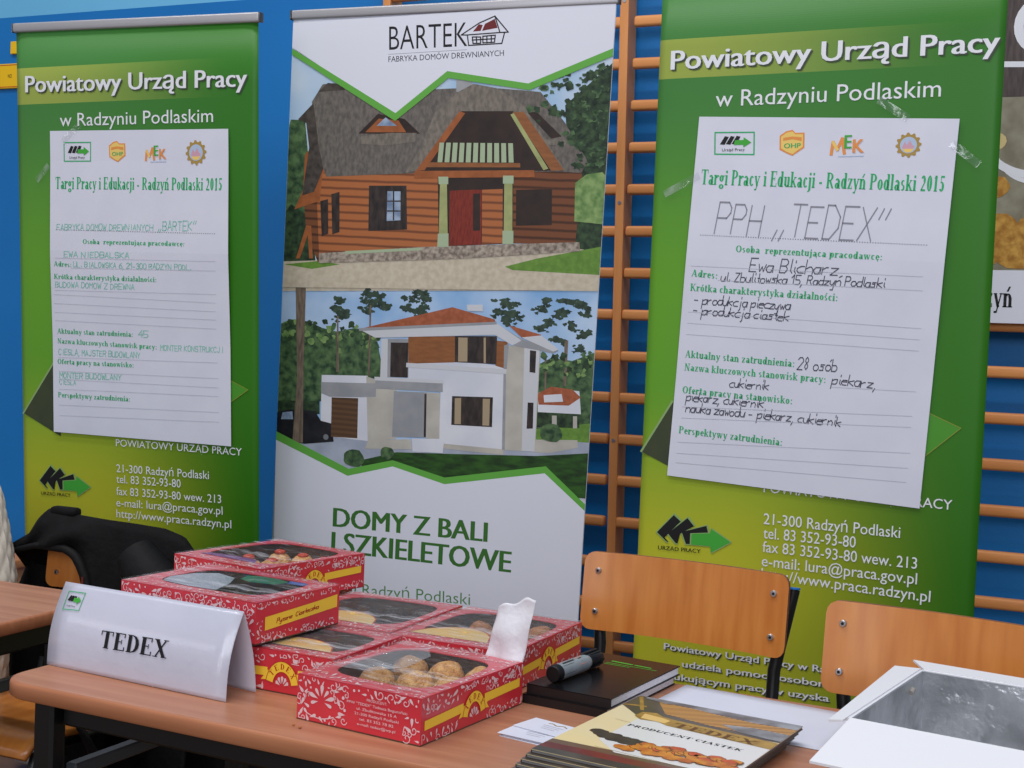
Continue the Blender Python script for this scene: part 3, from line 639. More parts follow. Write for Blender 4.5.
pm([(301,-397),(418,-388),(420,-408),(349,-428),(303,-431)], 'p_beige', 6)
pm([(-181,-496),(-87,-467),(55,-458),(311,-440),(538,-420),(546,-540),(-207,-559)], 'p_lawn', 6)
pm([(-409,-35),(-378,-34),(-374,-278),(-367,-466),(-399,-469),(-393,-280)], 'p_trunk', 9)
pm([(-473,-387),(-413,-376),(-335,-374),(-315,-400),(-283,-405),(-274,-455),(-361,-469),(-469,-465)], 'p_car', 8); pm([(-433,-386),(-403,-381),(-400,-403),(-437,-406)], 'p_glass', 9)
W = [(-298,-444),(-437,-448)]
f.disc(*W[0], 13, 'p_car', 9); f.disc(*W[0], 8, 'p_wheel', 10)
pm([(-319,-272),(-182,-264),(-171,-444),(-315,-441)], 'p_white', 6); pm([(-186,-266),(-96,-286),(-91,-431),(-173,-444)], 'p_beige', 6)
pm([(-320,-292),(-156,-283),(-155,-320),(-202,-325),(-292,-331),(-318,-323)], 'p_shade', 7)
pm([(-286,-332),(-207,-328),(-204,-439),(-283,-442)], 'p_garage', 8)
pm([(-103,-300),(-6,-296),(-2,-419),(-102,-426)], 'p_shade', 7); pm([(-72,-211),(71,-200),(214,-211),(217,-433),(34,-433),(31,-266),(-67,-266)], 'p_white', 7)
pm([(-8,-296),(30,-295),(35,-421),(-3,-421)], 'p_beige', 8); pm([(-14,-300),(-8,-300),(-4,-417),(-10,-418)], 'p_window', 9)
pm([(-159,-270),(36,-260),(38,-291),(-158,-297)], 'p_shade', 9); pm([(-162,-265),(38,-259),(39,-268),(-161,-275)], 'p_eave', 10)
pm([(-144,-160),(-67,-155),(-63,-260),(-141,-264)], 'p_shade', 7); pm([(-119,-168),(-68,-165),(-65,-260),(-116,-262)], 'p_window', 8); pm([(-146,-160),(-128,-159),(-124,-265),(-145,-265)], 'p_eave', 9)
pm([(-69,-149),(70,-138),(73,-208),(-65,-222)], 'p_brown', 8); pm([(64,-138),(182,-130),(184,-205),(68,-208)], 'p_window', 9); pm([(179,-142),(212,-143),(214,-216),(182,-209)], 'p_brown', 8)
pm([(74,-141),(100,-140),(103,-204),(77,-206)], 'p_curtain', 10); pm([(145,-137),(151,-136),(155,-204),(149,-204)], 'p_curtain', 10)
pm([(-71,-220),(214,-216),(213,-229),(-71,-232)], 'p_eave', 10)
pm([(213,-154),(303,-146),(305,-429),(215,-433)], 'p_beige', 7); pm([(259,-155),(301,-148),(303,-429),(268,-430)], 'p_eave', 8)
pm([(275,-161),(292,-162),(293,-220),(277,-219)], 'p_window', 9); pm([(277,-300),(293,-299),(295,-368),(278,-370)], 'p_window', 9)
pm([(-214,-138),(174,-93),(250,-137),(226,-152),(176,-127),(-165,-158)], 'p_eave', 11); pm([(-212,-137),(53,-61),(173,-86),(176,-95)], 'p_tile', 12); pm([(-214,-135),(178,-92),(180,-99),(-213,-143)], 'p_shade', 13)
pm([(174,-95),(250,-133),(352,-156),(339,-164),(236,-153)], 'p_shade', 11); pm([(213,-99),(303,-118),(302,-124),(250,-129)], 'p_tile', 12); pm([(250,-129),(303,-120),(353,-154),(338,-160)], 'p_eave', 12)
pm([(203,-153),(216,-150),(213,-233),(221,-431),(213,-432)], 'p_shade', 10)
pm([(93,-52),(138,-49),(139,-67),(96,-68)], 'p_eave', 12)
pm([(65,-300),(180,-294),(182,-374),(67,-378)], 'p_window', 9); pm([(73,-305),(91,-303),(94,-374),(76,-375)], 'p_curtain', 10); pm([(152,-300),(172,-299),(174,-371),(155,-372)], 'p_curtain', 10)
pm([(34,-431),(217,-431),(218,-446),(34,-444)], 'p_beige', 8)
pm([(-44,-425),(49,-418),(47,-457),(-40,-461)], 'p_white', 10); pm([(-171,-442),(-48,-427),(-42,-455),(-181,-466)], 'p_beige', 8)
B = [(-211,-495),(-114,-472),(346,-375)]
for (bx, by), r in zip(B, (30, 20, 30)): f.disc(bx, by, r, 'p_leaf', 12, 18, ry=r*.85, jag=.08, seed=int(r))
# white fields and the zigzag green bands
pm([(-499,686),(472,741),(480,618),(229,529),(5,559),(-137,441),(-496,620)], 'white_vinyl', 18)
pm([(-475,617),(-137,449),(4,562),(229,533),(480,625),(481,605),(233,516),(8,544),(-137,428),(-474,601)], 'brand_green', 19)
pm([(-469,-463),(-227,-541),(-96,-499),(56,-536),(335,-477),(548,-568),(590,-1215),(-428,-1378)], 'white_vinyl', 18)
pm([(-470,-441),(-225,-526),(-96,-490),(56,-523),(337,-465),(547,-555),(548,-573),(335,-484),(57,-541),(-95,-507),(-227,-546),(-469,-465)], 'brand_green', 19)
pm([(-488,-30),(510,10),(511,5),(-488,-36)], 'p_gravel', 17)
f.build('house_pictures', banM)
f = flatM('i')
f.text('BARTEK', (-163.7,615.1,56.4,627.0,62.5), 'black_ink', 19, bold=-.006); f.text('FABRYKA DOMÓW DREWNIANYCH', (-164.1,583.5,158.6,603.3,14.7), 'black_ink', 19)
f.line([(-165,604),(55,618)], 1.2, 'grey_pencil', 19)
for P in ([(38,656),(86,687),(128,705),(167,664),(145,663),(53,656),(38,656)], [(55,656),(60,629),(151,635),(157,663)], [(69,651),(72,634),(93,635),(92,651),(69,651)], [(98,653),(99,636),(131,638),(132,656),(98,653)], [(80,652),(82,634)], [(109,654),(110,636)], [(121,655),(122,637)], [(69,643),(131,647)], [(128,705),(144,664)]): f.line(P, 3.2, 'black_ink', 20)
for P in ([(70,665),(85,684),(96,682),(91,667)], [(95,667),(102,685),(128,698),(137,675)]): f.poly(P, 'p_maroon', 20)
f.build('maker_logo', banM)
f = flatM('j')
f.text('DOMY Z BALI', (-262.6,-692.3,184.9,-685.6,52.5), 'word_green', 19, bold=.033); f.build('slogan_line', banM); f = flatM('j'); f.text('I SZKIELETOWE', (-264.4,-764.3,255.7,-761.2,56.5), 'word_green', 19, bold=.033)
f.build('slogan_line', banM); f = flatM('j'); f.text('21-300 Radzyń Podlaski', (-320.1,-881.4,148.0,-863.5,31.5), 'thin_green', 19, bold=-.004)
f.build('address_line', banM)

# ------------------------------------------------------------------ the two filled-in forms taped to the green banners
def form_sheet(label, MB_, quad, folds, T, R, L, logos, hands, tapes, pens):
    uc = sum(p[0] for p in quad)/4000; vc = sum(p[1] for p in quad)/4000
    t = thing('paper_form', label, 'paper sheet', M=MB_ @ Matrix.Translation((uc, -.004, vc)))
    v0 = min(p[1] for p in quad)/1000; v1 = max(p[1] for p in quad)/1000
    def warp(v):
        x = (v/1000-v0)/(v1-v0); y = 0
        for c, d in folds: y += d*max(0, 1-abs(x-c)/.3)
        return .002+y
    def fn(u, v, l): return (u/1000-uc, -warp(v)-l, v/1000-vc)
    tl, tr, br, bl = quad; m = MB()
    def g(a, b):
        u = (bl[0]*(1-b)+tl[0]*b)*(1-a)+(br[0]*(1-b)+tr[0]*b)*a; v = (bl[1]*(1-a)+br[1]*a)*(1-b)+(tl[1]*(1-a)+tr[1]*a)*b
        x, y, z = fn(u, v, 0); return (x, y+.0000, z)
    m.grid(16, 42, g, 'white_paper', False); m.build('sheet', t, thick=.0003)
    f = Flat(lambda u, v, l: fn(u, v, l+.0004))
    f.text('Targi Pracy i Edukacji - Radzyń Podlaski 2015', T, 'title_green', 1, 'serif'); f.build('title_lettering', t)
    f = Flat(lambda u, v, l: fn(u, v, l+.0004))
    for s, k in R: f.text(s, k, 'green_print', 1, 'serif'); f.build('printed_line', t); f = Flat(lambda u, v, l: fn(u, v, l+.0004))
    a, b = L[0]; f.dots(a, b, 90, 2.0, 'pen_ink', 1)
    for a, b in L[1:]: f.line([a, b], 1.1, 'rule_line', 1)
    f.build('ruled_lines', t)
    f = Flat(lambda u, v, l: fn(u, v, l+.0004)); i = 0
    for s, k, wd, pen in hands: i += 1; f.text(s, k, pen, 1, 'hand', wd=wd, seed=i, slant=pens); f.build('handwritten_line', t); f = Flat(lambda u, v, l: fn(u, v, l+.0004))

    f = Flat(lambda u, v, l: fn(u, v, l+.0004))
    (x0, y0), (x1, y1), (x2, y2), (x3, y3) = logos[0]
    f.line([logos[0][0], logos[0][1], logos[0][2], logos[0][3], logos[0][0]], 3, 'title_green', 1); wd = x1-x0; h = y0-y3
    for k in range(3): f.poly([(x0+wd*(.14+.15*k), y3+h*.45), (x0+wd*(.26+.15*k), y3+h*.82), (x0+wd*(.36+.15*k), y3+h*.78), (x0+wd*(.26+.15*k), y3+h*.42)], 'black_ink', 1)
    f.poly([(x0+wd*.52, y3+h*.62), (x0+wd*.74, y3+h*.62), (x0+wd*.74, y3+h*.75), (x0+wd*.94, y3+h*.5), (x0+wd*.74, y3+h*.28), (x0+wd*.74, y3+h*.4), (x0+wd*.5, y3+h*.4)], 'arrow_green', 2)
    f.text('Urząd Pracy', (x0+wd*.2, y3+h*.12, x0+wd*.78, y3+h*.12, h*.13), 'black_ink', 2)
    (ax, ay), (bx, by) = logos[1]; wd = bx-ax; h = ay-by
    f.poly([(ax+wd*q, by+h*r) for q, r in ((0, .78), (.25, .95), (.5, 1), (.62, .88), (.98, .88), (1, .3), (.72, .12), (.55, 0), (.3, .1), (.02, .25))], 'badge_orange', 1)
    f.poly([(ax+wd*q, by+h*r) for q, r in ((.06, .74), (.27, .89), (.5, .94), (.62, .82), (.92, .82), (.94, .33), (.7, .18), (.55, .06), (.32, .15), (.08, .29))], 'badge_yellow', 2)
    f.poly([(ax+wd*q, by+h*r) for q, r in ((.15, .58), (.5, .64), (.88, .56), (.88, .7), (.5, .74), (.15, .7))], 'badge_orange', 3); f.text('OHP', (ax+wd*.2, by+h*.3, ax+wd*.85, by+h*.3, h*.18), 'title_green', 3, bold=.02)
    (ax, ay), (bx, by) = logos[2]; wd = bx-ax; h = ay-by
    f.line([(ax+wd*.02, by+h*.15), (ax+wd*.06, by+h*.7), (ax+wd*.2, by+h*.35), (ax+wd*.34, by+h*.85), (ax+wd*.42, by+h*.18)], wd*.1, 'badge_orange', 1); f.line([(ax+wd*.06, by+h*.7), (ax+wd*.2, by+h*.35)], wd*.09, 'badge_yellow', 2)
    f.text('E', (ax+wd*.42, by+h*.4, ax+wd*.62, by+h*.4, h*.6), 'arrow_green', 3, bold=.03); f.text('K', (ax+wd*.68, by+h*.2, ax+wd, by+h*.2, h*.6), 'badge_orange', 3, bold=.03); f.line([(ax+wd*.25, by+h*.04), (ax+wd, by+h*.04)], 2, 'badge_blue', 1)
    cx, cy, r = logos[3]; P = []
    for k in range(48):
        rr = r*(1.0 if (k % 4) < 2 else .84); P.append((cx+rr*cos(2*pi*k/48), cy+rr*sin(2*pi*k/48)))
    f.poly(P, 'gear_gold', 1); f.disc(cx, cy, r*.66, 'badge_blue', 2); f.poly([(cx-r*.5, cy-r*.2), (cx-r*.3, cy+r*.3), (cx-r*.12, cy), (cx+.1*r, cy+r*.4), (cx+r*.3, cy), (cx+r*.48, cy-r*.1), (cx+r*.3, cy-r*.4), (cx-r*.3, cy-r*.4)], 'badge_pink', 3); f.poly([(cx-r*.45, cy-r*.3), (cx+r*.45, cy-r*.3), (cx+r*.2, cy-r*.58), (cx-r*.2, cy-r*.58)], 'badge_yellow', 4)
    f.build('emblems', t)
    for a, b in tapes:
        m = MB(); l = math.hypot(b[0]-a[0], b[1]-a[1]); nx, ny = -(b[1]-a[1])/l*9, (b[0]-a[0])/l*9
        q = [(a[0]-nx, a[1]-ny), (b[0]-nx, b[1]-ny), (b[0]+nx, b[1]+ny), (a[0]+nx, a[1]+ny)]
        m.add([(x/1000-uc, -.0048, y/1000-vc) for x, y in q], [(0, 1, 2, 3)], 'cellophane'); m.build('tape', t)
LB = ('Osoba  reprezentująca pracodawcę:', 'Adres:', 'Krótka charakterystyka działalności:', 'Aktualny stan zatrudnienia:', 'Nazwa kluczowych stanowisk pracy:', 'Oferta pracy na stanowisko:', 'Perspektywy zatrudnienia:')
form_sheet('white form with black handwriting taped to the green banner on the right', MR, [(-285,403),(310,378),(269,-485),(-325,-461)], ((.62, .004), (.3, -.001)),
  (-273.2,241.7,284.4,218.6,35.7),
  list(zip(LB, ((-178.8,81.4,159.0,66.5,16.2), (-285.9,22.4,-222.0,17.4,16.8), (-287.0,-12.3,64.0,-28.0,17.4), (-293.4,-172.6,-28.5,-183.0,17.6), (-293.8,-204.0,45.4,-216.2,17.5), (-295.9,-258.8,-29.5,-269.6,17.6), (-300.6,-356.3,-48.2,-368.1,17.7)))),
  [[(-270,121),(258,101)], [(-287,47),(250,31)], [(-219,14),(251,0)], [(-289,-63),(252,-84)], [(-291,-90),(250,-109)], [(-293,-117),(249,-134)], [(61,-225),(247,-225)], [(-295,-292),(242,-280)], [(-296,-319),(241,-305)], [(-302,-378),(242,-363)], [(-303,-405),(239,-397)], [(-304,-428),(237,-429)]],
  [[(-244,364),(-149,362),(-147,310),(-242,313)], [(-88,365),(-29,305)], [(32,349),(106,299)], (*[(204,323)][0], 28)],
  [('PPH „TEDEX”', (-235.4,125.0,173.1,110.0,73.6), .055, 'grey_pencil'), ('Ewa Blicharz', (-146.1,37.2,65.2,31.4,30.9), .085, 'pen_ink'), ('ul. Zbulitowska 15, Radzyń Podlaski', (-213.5,12.3,170.3,4.9,21.4), .12, 'pen_ink'),
   ('- produkcja pieczywa', (-276.3,-42.4,-41.1,-51.5,21.9), .12, 'pen_ink'), ('- produkcja ciastek', (-277.9,-67.4,-44.2,-77.5,21.9), .12, 'pen_ink'), ('28 osób', (-22.2,-187.9,72.0,-188.4,27.4), .10, 'pen_ink'), ('piekarz,', (57.4,-218.2,158.8,-222.8,23.7), .11, 'pen_ink'),
   ('cukiernik', (-181.4,-238.2,-84.5,-239.8,21.0), .12, 'pen_ink'), ('piekarz, cukiernik', (-288.5,-276.4,-94.8,-282.3,22.1), .12, 'pen_ink'), ('nauka zawodu - piekarz, cukiernik', (-287.2,-303.2,86.7,-313.7,22.7), .12, 'pen_ink')],
  [[(-364,219),(-277,263)], [(134,426),(201,381)], [(296,324),(356,276)]], .18)
form_sheet('white form with pale green handwriting taped to the green banner at far left', ML, [(-277,387),(313,379),(319,-458),(-280,-457)], ((.6, .006), (.33, -.001)),
  (-258.8,227.1,293.5,219.2,33.0),
  list(zip(LB, ((-162.9,75.7,176.0,72.3,13.3), (-265.8,12.8,-205.1,10.7,13.7), (-266.5,-23.2,83.1,-25.3,14.3), (-261.7,-176.3,-0.8,-176.8,14.5), (-262.2,-204.1,78.5,-208.3,14.4), (-262.3,-262.2,0.9,-261.2,14.5), (-262.2,-357.1,-12.3,-355.8,14.6)))),
  [[(-259,114),(276,106)], [(-262,35),(275,33)], [(-205,8),(275,8)], [(-264,-55),(275,-54)], [(-268,-67),(273,-77)], [(-269,-92),(273,-100)], [(-268,-117),(273,-122)], [(-268,-140),(274,-146)], [(-260,-244),(277,-236)], [(-259,-283),(279,-278)], [(-259,-306),(279,-303)], [(-259,-334),(279,-326)], [(-259,-379),(280,-369)], [(-257,-409),(281,-395)]],
  [[(-228,354),(-136,353),(-137,302),(-228,303)], [(-74,355),(-18,298)], [(48,340),(116,295)], (*[(212,319)][0], 33)],
  [('FABRYKA DOMÓW DREWNIANYCH', (-255.2,113.0,75.4,113.2,16.4), .11, 'pale_green_pen'), ('„BARTEK”', (89.0,113.3,215.8,114.0,24.8), .10, 'pale_green_pen'), ('EWA NIEDBAŁSKA'.replace('Ł', 'L'), (-230.5,38.6,-4.6,37.8,15.1), .12, 'pale_green_pen'), ('UL. BIALOWSKA 6, 21-300 RADZYŃ PODL.', (-198.3,11.6,197.6,9.1,14.1), .13, 'pale_green_pen'),
   ('BUDOWA DOMÓW Z DREWNA', (-264.1,-46.2,10.0,-47.7,15.1), .12, 'pale_green_pen'), ('45', (17.6,-176.2,52.4,-176.4,18.0), .11, 'pale_green_pen'), ('MONTER KONSTRUKCJI', (90.3,-210.8,294.2,-207.7,14.8), .13, 'pale_green_pen'), ('CIEŚLA, MAJSTER BUDOWLANY', (-259.9,-235.8,24.3,-233.8,15.3), .13, 'pale_green_pen'),
   ('MONTER BUDOWLANY', (-257.2,-302.4,-39.5,-297.9,15.4), .13, 'pale_green_pen'), ('CIEŚLA', (-257.6,-319.5,-198.3,-318.8,14.0), .13, 'pale_green_pen')],
  [[(-326,251),(-281,292)], [(-232,356),(-170,403)]], .05)

# ------------------------------------------------------------------ tables
def school_table(label, x0, x1, y0, y1, yaw, origin, ins=.058):
    """tabletop with rounded corners on a black steel frame; origin = front left corner (world), local x along the front"""
    t = thing('school_table', label, 'table', (origin[0], origin[1], 0), yaw)
    m = MB(); w, d = x1-x0, y1-y0; cx, cy = (x0+x1)/2, (y0+y1)/2
    P = rrect(w, d, .055, 7, cx, cy); n = len(P)
    def ring(r, z): return [(cx+(a-cx)*(1-2*r/w), cy+(b-cy)*(1-2*r/d), z) for a, b in P]
    R = [ring(.004, .724), ring(0, .728), ring(0, .745), ring(.0015, .7488), ring(.005, .75)]
    vs = [p for r in R for p in r]
    m.add(vs, [(k*n+i, k*n+(i+1) % n, (k+1)*n+(i+1) % n, (k+1)*n+i) for k in range(4) for i in range(n)], 'beech_edge', True)
    m.add(R[-1], [list(range(n))], 'beech_top'); m.add(R[0], [list(range(n-1, -1, -1))], 'beech_edge'); m.build('tabletop', t)
    m = MB()
    for yy in (y0+.075, y1-.075): m.rbox((cx, yy, .699), (w-.16, .025, .048), .004, 'black_steel', 1)
    for xx in (x0+.055, x1-.055): m.rbox((xx, cy, .699), (.025, d-.16, .048), .004, 'black_steel', 1)
    m.build('apron', t)
    for xx in (x0+.058, x1-.058):
        for yy in (y0+ins, y1-ins):
            m = MB(); m.rbox((xx, yy, .362), (.04, .03, .722), .005, 'black_steel', 1); lg = m.build('leg', t)
            m = MB(); m.tube([(xx, yy, 0), (xx, yy, .03)], .022, 'black_steel', 10); m.build('foot_cap', lg)
        m = MB(); m.rbox((xx+(.03 if xx < cx else -.03), cy, .603), (.022, d-.15, .022), .003, 'grey_steel', 1); m.build('side_rail', t)
    return t
TY = radians(-3.6)
school_table('long beech laminate table in front carrying cookie boxes, books and magazines', 0, 1.62, 0, .59, TY, (-1.475, 1.545))
school_table('second beech table at far left behind the name placard, cut by the frame', -1.3, 0, 0, .60, radians(-2), (-1.752, 1.54), .10)

# ------------------------------------------------------------------ chairs
def chair(label, loc, yaw, w=.41, ztop=.90, hb=.146):
    """bent-plywood school chair; local origin on the floor under the back, facing -y"""
    t = thing('school_chair', label, 'chair', (loc[0], loc[1], 0), yaw); zb = ztop-hb; tilt = .10
    def yb(z): return (z-(ztop-hb/2))*tilt
    P = rrect(w, hb, .022, 5, 0, ztop-hb/2); m = MB(); n = len(P)
    def bend(a): return -.018+.022*(1-(2*a/w)**2)
    N = 20; zs_ = [zb, ztop]
    vs = []; fs = []
    for side, off in ((0, 0), (1, .010)):
        for j in range(17):
            q_ = j/16; z = zb+hb*(.5-.5*cos(pi*q_))
            for i in range(N+1):
                u = -1+2*i/N; inset = 0; e = min(z-zb, ztop-z)
                if e < .02: inset = .02-math.sqrt(max(0, .02**2-(.02-e)**2))
                a = u*(w/2-inset); vs.append((a, bend(a)+yb(z)+off, z))
    S = (N+1)*17
    for j in range(16):
        for i in range(N):
            q = j*(N+1)+i; fs.append((q, q+1, q+N+2, q+N+1)); fs.append((S+q+N+1, S+q+N+2, S+q+1, S+q))
    m.add(vs, fs, 'plywood', True)
    ed = [(i, i+1) for i in range(N)]+[(N+j*(N+1), N+(j+1)*(N+1)) for j in range(16)]+[(16*(N+1)+i+1, 16*(N+1)+i) for i in range(N-1, -1, -1)]+[((j+1)*(N+1), j*(N+1)) for j in range(15, -1, -1)]
    m.add(vs, [(b, a, S+a, S+b) for a, b in ed], 'plywood_edge'); b = m.build('backrest', t)
    for sx in (-1, 1):
        for dz in (.035, hb-.035):
            a = sx*(w/2-.028); z = zb+dz; y = bend(a)+yb(z); m = MB()
            m.tube([(a, y+.002, z), (a, y-.003, z), (a, y-.0045, z)], [.0062, .0062, .0048], 'bolt_steel', 12); m.tube([(a, y-.0046, z), (a, y-.0052, z)], .0026, 'bolt_hole', 8); m.build('bolt', b)
    m = MB(); sw, sd = w-.03, .39
    def seat(u, v):
        x = (u-.5)*sw*(1-.06*v); y = -.05-sd*v; z = .452-.016*sin(pi*min(1, v*1.15))-.035*max(0, (v-.85)/.15)**2
        return (x, y, z)
    m.grid(15, 21, seat, 'plywood'); s = m.build('seat', t, thick=.012)
    for sx in (-1, 1):
        for v in (.2, .72):
            p = seat(.5+sx*.40, v); m = MB(); m.tube([(p[0], p[1], p[2]+.004), (p[0], p[1], p[2]+.009)], .006, 'bolt_steel'); m.build('bolt', s)
    for sx in (-1, 1):
        x = sx*(w/2-.012); m = MB()
        xt, xb = sx*(w/2-.004), sx*(w/2-.028); x = xb
        m.tube([(xt, .03, ztop-.03), (xb+(xt-xb)*.25, .018, zb+.01), (xb, .012, zb-.03), (xb, .008, zb-.07), (xb, -.01, zb-.13), (xb, -.04, zb-.20), (xb, -.05, .50), (xb, -.065, .44), (xb, -.10, .425), (xb, -.38, .425), (xb, -.41, .415), (xb, -.42, .38), (xb, -.44, .02), (xb, -.44, .0)], .0115, 'black_steel', 12)
        m.tube([(xb, -.09, .425), (xb, -.04, .36), (xb, .03, .0)], .0115, 'black_steel', 12)
        fr = m.build('side_frame', t)
        m = MB(); m.tube([(xt, .0302, ztop-.03), (xt, .0306, ztop-.027)], .0117, 'blue_plug', 10); m.build('end_plug', fr)
    m = MB()
    for y in (-.14, -.36): m.tube([(-w/2+.012, y, .425), (w/2-.012, y, .425)], .009, 'black_steel', 8)
    m.build('cross_tube', t); return t
chair('orange plywood chair with bolted back standing behind the black books', (-.611, 2.36), radians(-7), .402, .903, .147)
chair('orange plywood chair nearest the right edge behind the foil-lined carton', (-.116, 2.12), radians(-12), .413, .900, .147)
chair('orange plywood chair with a black jacket over its back at left', (-2.026, 2.50), radians(-2), .385, .815, .147)
chair('chair under the cream quilted jacket at the left frame edge', (-2.54, 2.40), radians(0), .36, .815, .147)

# ------------------------------------------------------------------ jackets
def interp(tab, x):
    for (a, b), (c, d) in zip(tab, tab[1:]):
        if x <= c: return b+(d-b)*max(0, (x-a)/(c-a))
    return tab[-1][1]
t = thing('black_jacket', 'black jacket draped over the plywood chair behind the name placard', 'jacket', (-2.014, 2.50, -.018))
TOP = [(-.31, .758), (-.255, .795), (-.21, .822), (-.192, .858), (-.172, .876), (-.10, .869), (0, .864), (.08, .862), (.16, .858), (.215, .844), (.25, .806), (.275, .75)]
HEM = [(-.31, .750), (-.27, .766), (-.22, .785), (-.17, .798), (-.085, .798), (-.055, .786), (-.03, .752), (-.01, .69), (.0, .56), (.02, .30), (.275, .22)]
m = MB(); rg = random.Random(2)
def front(a, b):
    x = -.31+.585*a; zt = interp(TOP, x); zh = interp(HEM, x); z = zt+(zh-zt)*b
    fold = .012*sin(34*x+3*b)+.008*sin(61*x+7*b)
    return (x, -.045-.035*math.sqrt(b)-.03*b*max(0, zt-z)+fold*b-.012*sin(pi*b), z)
m.grid(60, 30, front, 'black_cloth'); m.build('front_panel', t, thick=.006)
m = MB()
def back(a, b):
    x = -.285+.56*a; zt = interp(TOP, x); z = zt+(.20+.03*sin(9*x)-zt)*b
    return (x, -.045+.11*min(1, b*5)+.012*sin(30*x+2*b)*b, z)
m.grid(50, 24, back, 'black_cloth'); m.build('back_panel', t, thick=.006)
m = MB()   # rolled facing round the opening
m.tube([(x, -.090, interp(HEM, x)-.002) for x in [-.305+.29*k/24 for k in range(25)]], [.004+.008*k/24 for k in range(25)], 'black_lining', 8); m.build('facing', t)
m = MB()
m.tube([(.10, -.07, .80), (.17, -.085, .74), (.21, -.09, .66), (.20, -.09, .55), (.16, -.08, .44), (.13, -.06, .36)], [.045, .062, .06, .055, .05, .042], 'black_lining', 14); m.build('sleeve', t)
m = MB(); m.tube([(-.245, .03, .74), (-.275, .04, .64), (-.275, .03, .52), (-.25, 0, .38)], [.04, .058, .06, .05], 'black_cloth', 12); m.build('sleeve', t)
m = MB(); m.rbox((-.125, -.045, .875), (.075, .03, .022), .008, 'black_cloth', 2); m.build('collar', t)
m = MB(); m.grid(2, 2, lambda a, b: (-.02+.006*a, -.108, .74-.03*b), 'cover_red', False); m.build('care_tag', t)
# the dark hem of the jacket hangs below the seat too
m = MB()
def hem(a, b):
    x = -.02+.27*a; z = .50-(.14+.20*a)*b; return (x, -.16-.24*a*(1-b)+.015*sin(25*x), z)
m.grid(24, 14, hem, 'black_cloth'); m.build('hem', t, thick=.006)

t = thing('quilted_jacket', 'cream diamond-quilted jacket hanging on a chair at the left frame edge', 'jacket', (-2.482, 2.355, 0))
m = MB(); RX = [(.36, .245), (.45, .25), (.60, .262), (.695, .272), (.80, .25), (.90, .222), (.95, .19), (.98, .13), (.995, .03)]
def quilt(a, b):
    th = 2*pi*a; z = .36+.635*b; rx = interp(RX, z); p, q = (a*24+b*11)*.5*2, (a*24-b*11)*.5*2
    pf = .007*min(abs(sin(pi*p/1)), abs(sin(pi*q/1)))**.5
    return ((rx+pf)*cos(th), (rx*.40+pf)*sin(th), z)
m.grid(161, 80, quilt, 'cream_quilt'); m.build('quilted_body', t)
m = MB(); m.tube([(.19, -.05, .86), (.215, -.08, .74), (.20, -.10, .62), (.15, -.11, .52)], [.05, .058, .052, .045], 'cream_quilt', 14); m.build('sleeve', t)
# dark bag standing under the front table
t = thing('black_bag', 'black holdall standing in the shadow under the front table', 'bag', (-1.73, 2.67, 0), radians(-6))
m = MB(); bm = bmesh.new(); bmesh.ops.create_cube(bm, size=1)
bmesh.ops.bevel(bm, geom=bm.edges[:], offset=.18, segments=5, profile=.5, affect='EDGES')
m.add([(v.co.x*.52+.03*sin(9*v.co.z), v.co.y*.26*(1+.15*sin(5*v.co.x)), (v.co.z+.5)*.60*(1+.05*sin(7*v.co.x+1))) for v in bm.verts], [[v.index for v in f.verts] for f in bm.faces], 'black_cloth', True); bm.free(); m.build('bag_body', t)
m = MB(); m.tube([(-.1, -.02, .57), (-.08, -.06, .63), (0, -.07, .65), (.08, -.06, .63), (.1, -.02, .57)], .011, 'black_lining', 8); m.build('handle', t)

# ------------------------------------------------------------------ name placard
t = thing('name_placard', 'white folded name placard standing at the left end of the front table', 'placard', (-1.466, 1.650, .7502), radians(-6.0))
LP, HP, DP = .370, .128, .068
m = MB()
def pf(a, b):
    s = min(b*2, 2-b*2); bul = .010*sin(pi*s); up = b <= .5
    return (LP*a, (DP/2*s-bul) if up else (DP-DP/2*s+bul*.6), .0008+HP*s)
m.grid(12, 41, pf, 'placard_card'); m.build('folded_card', t, thick=.0008)
def pl(u, v, l):
    s = v/1000/HP; return (u/1000, DP/2*s-.010*sin(pi*s)-l-.0016, .0008+HP*s)
f = Flat(pl); f.text('TEDEX', (112, 43, 250, 46, 26), 'black_ink', 1, 'serif'); f.build('name_lettering', t)
f = Flat(pl)
f = Flat(lambda u, v, l: pl(u-11, v-2, l))
f.line([(27, 118), (63, 119), (62, 93), (27, 91), (27, 118)], 1.2, 'title_green', 1)
for k in range(3): f.poly([(31+5*k, 105), (35+5*k, 113), (39+5*k, 112), (36+5*k, 104)], 'black_ink', 1)
f.poly([(44, 110), (52, 110), (52, 113), (60, 107), (52, 101), (52, 104), (44, 104)], 'arrow_green', 2)
f.text('Urząd Pracy', (33, 96, 52, 96.5, 2.6), 'pen_ink', 1); f.build('office_emblem', t)

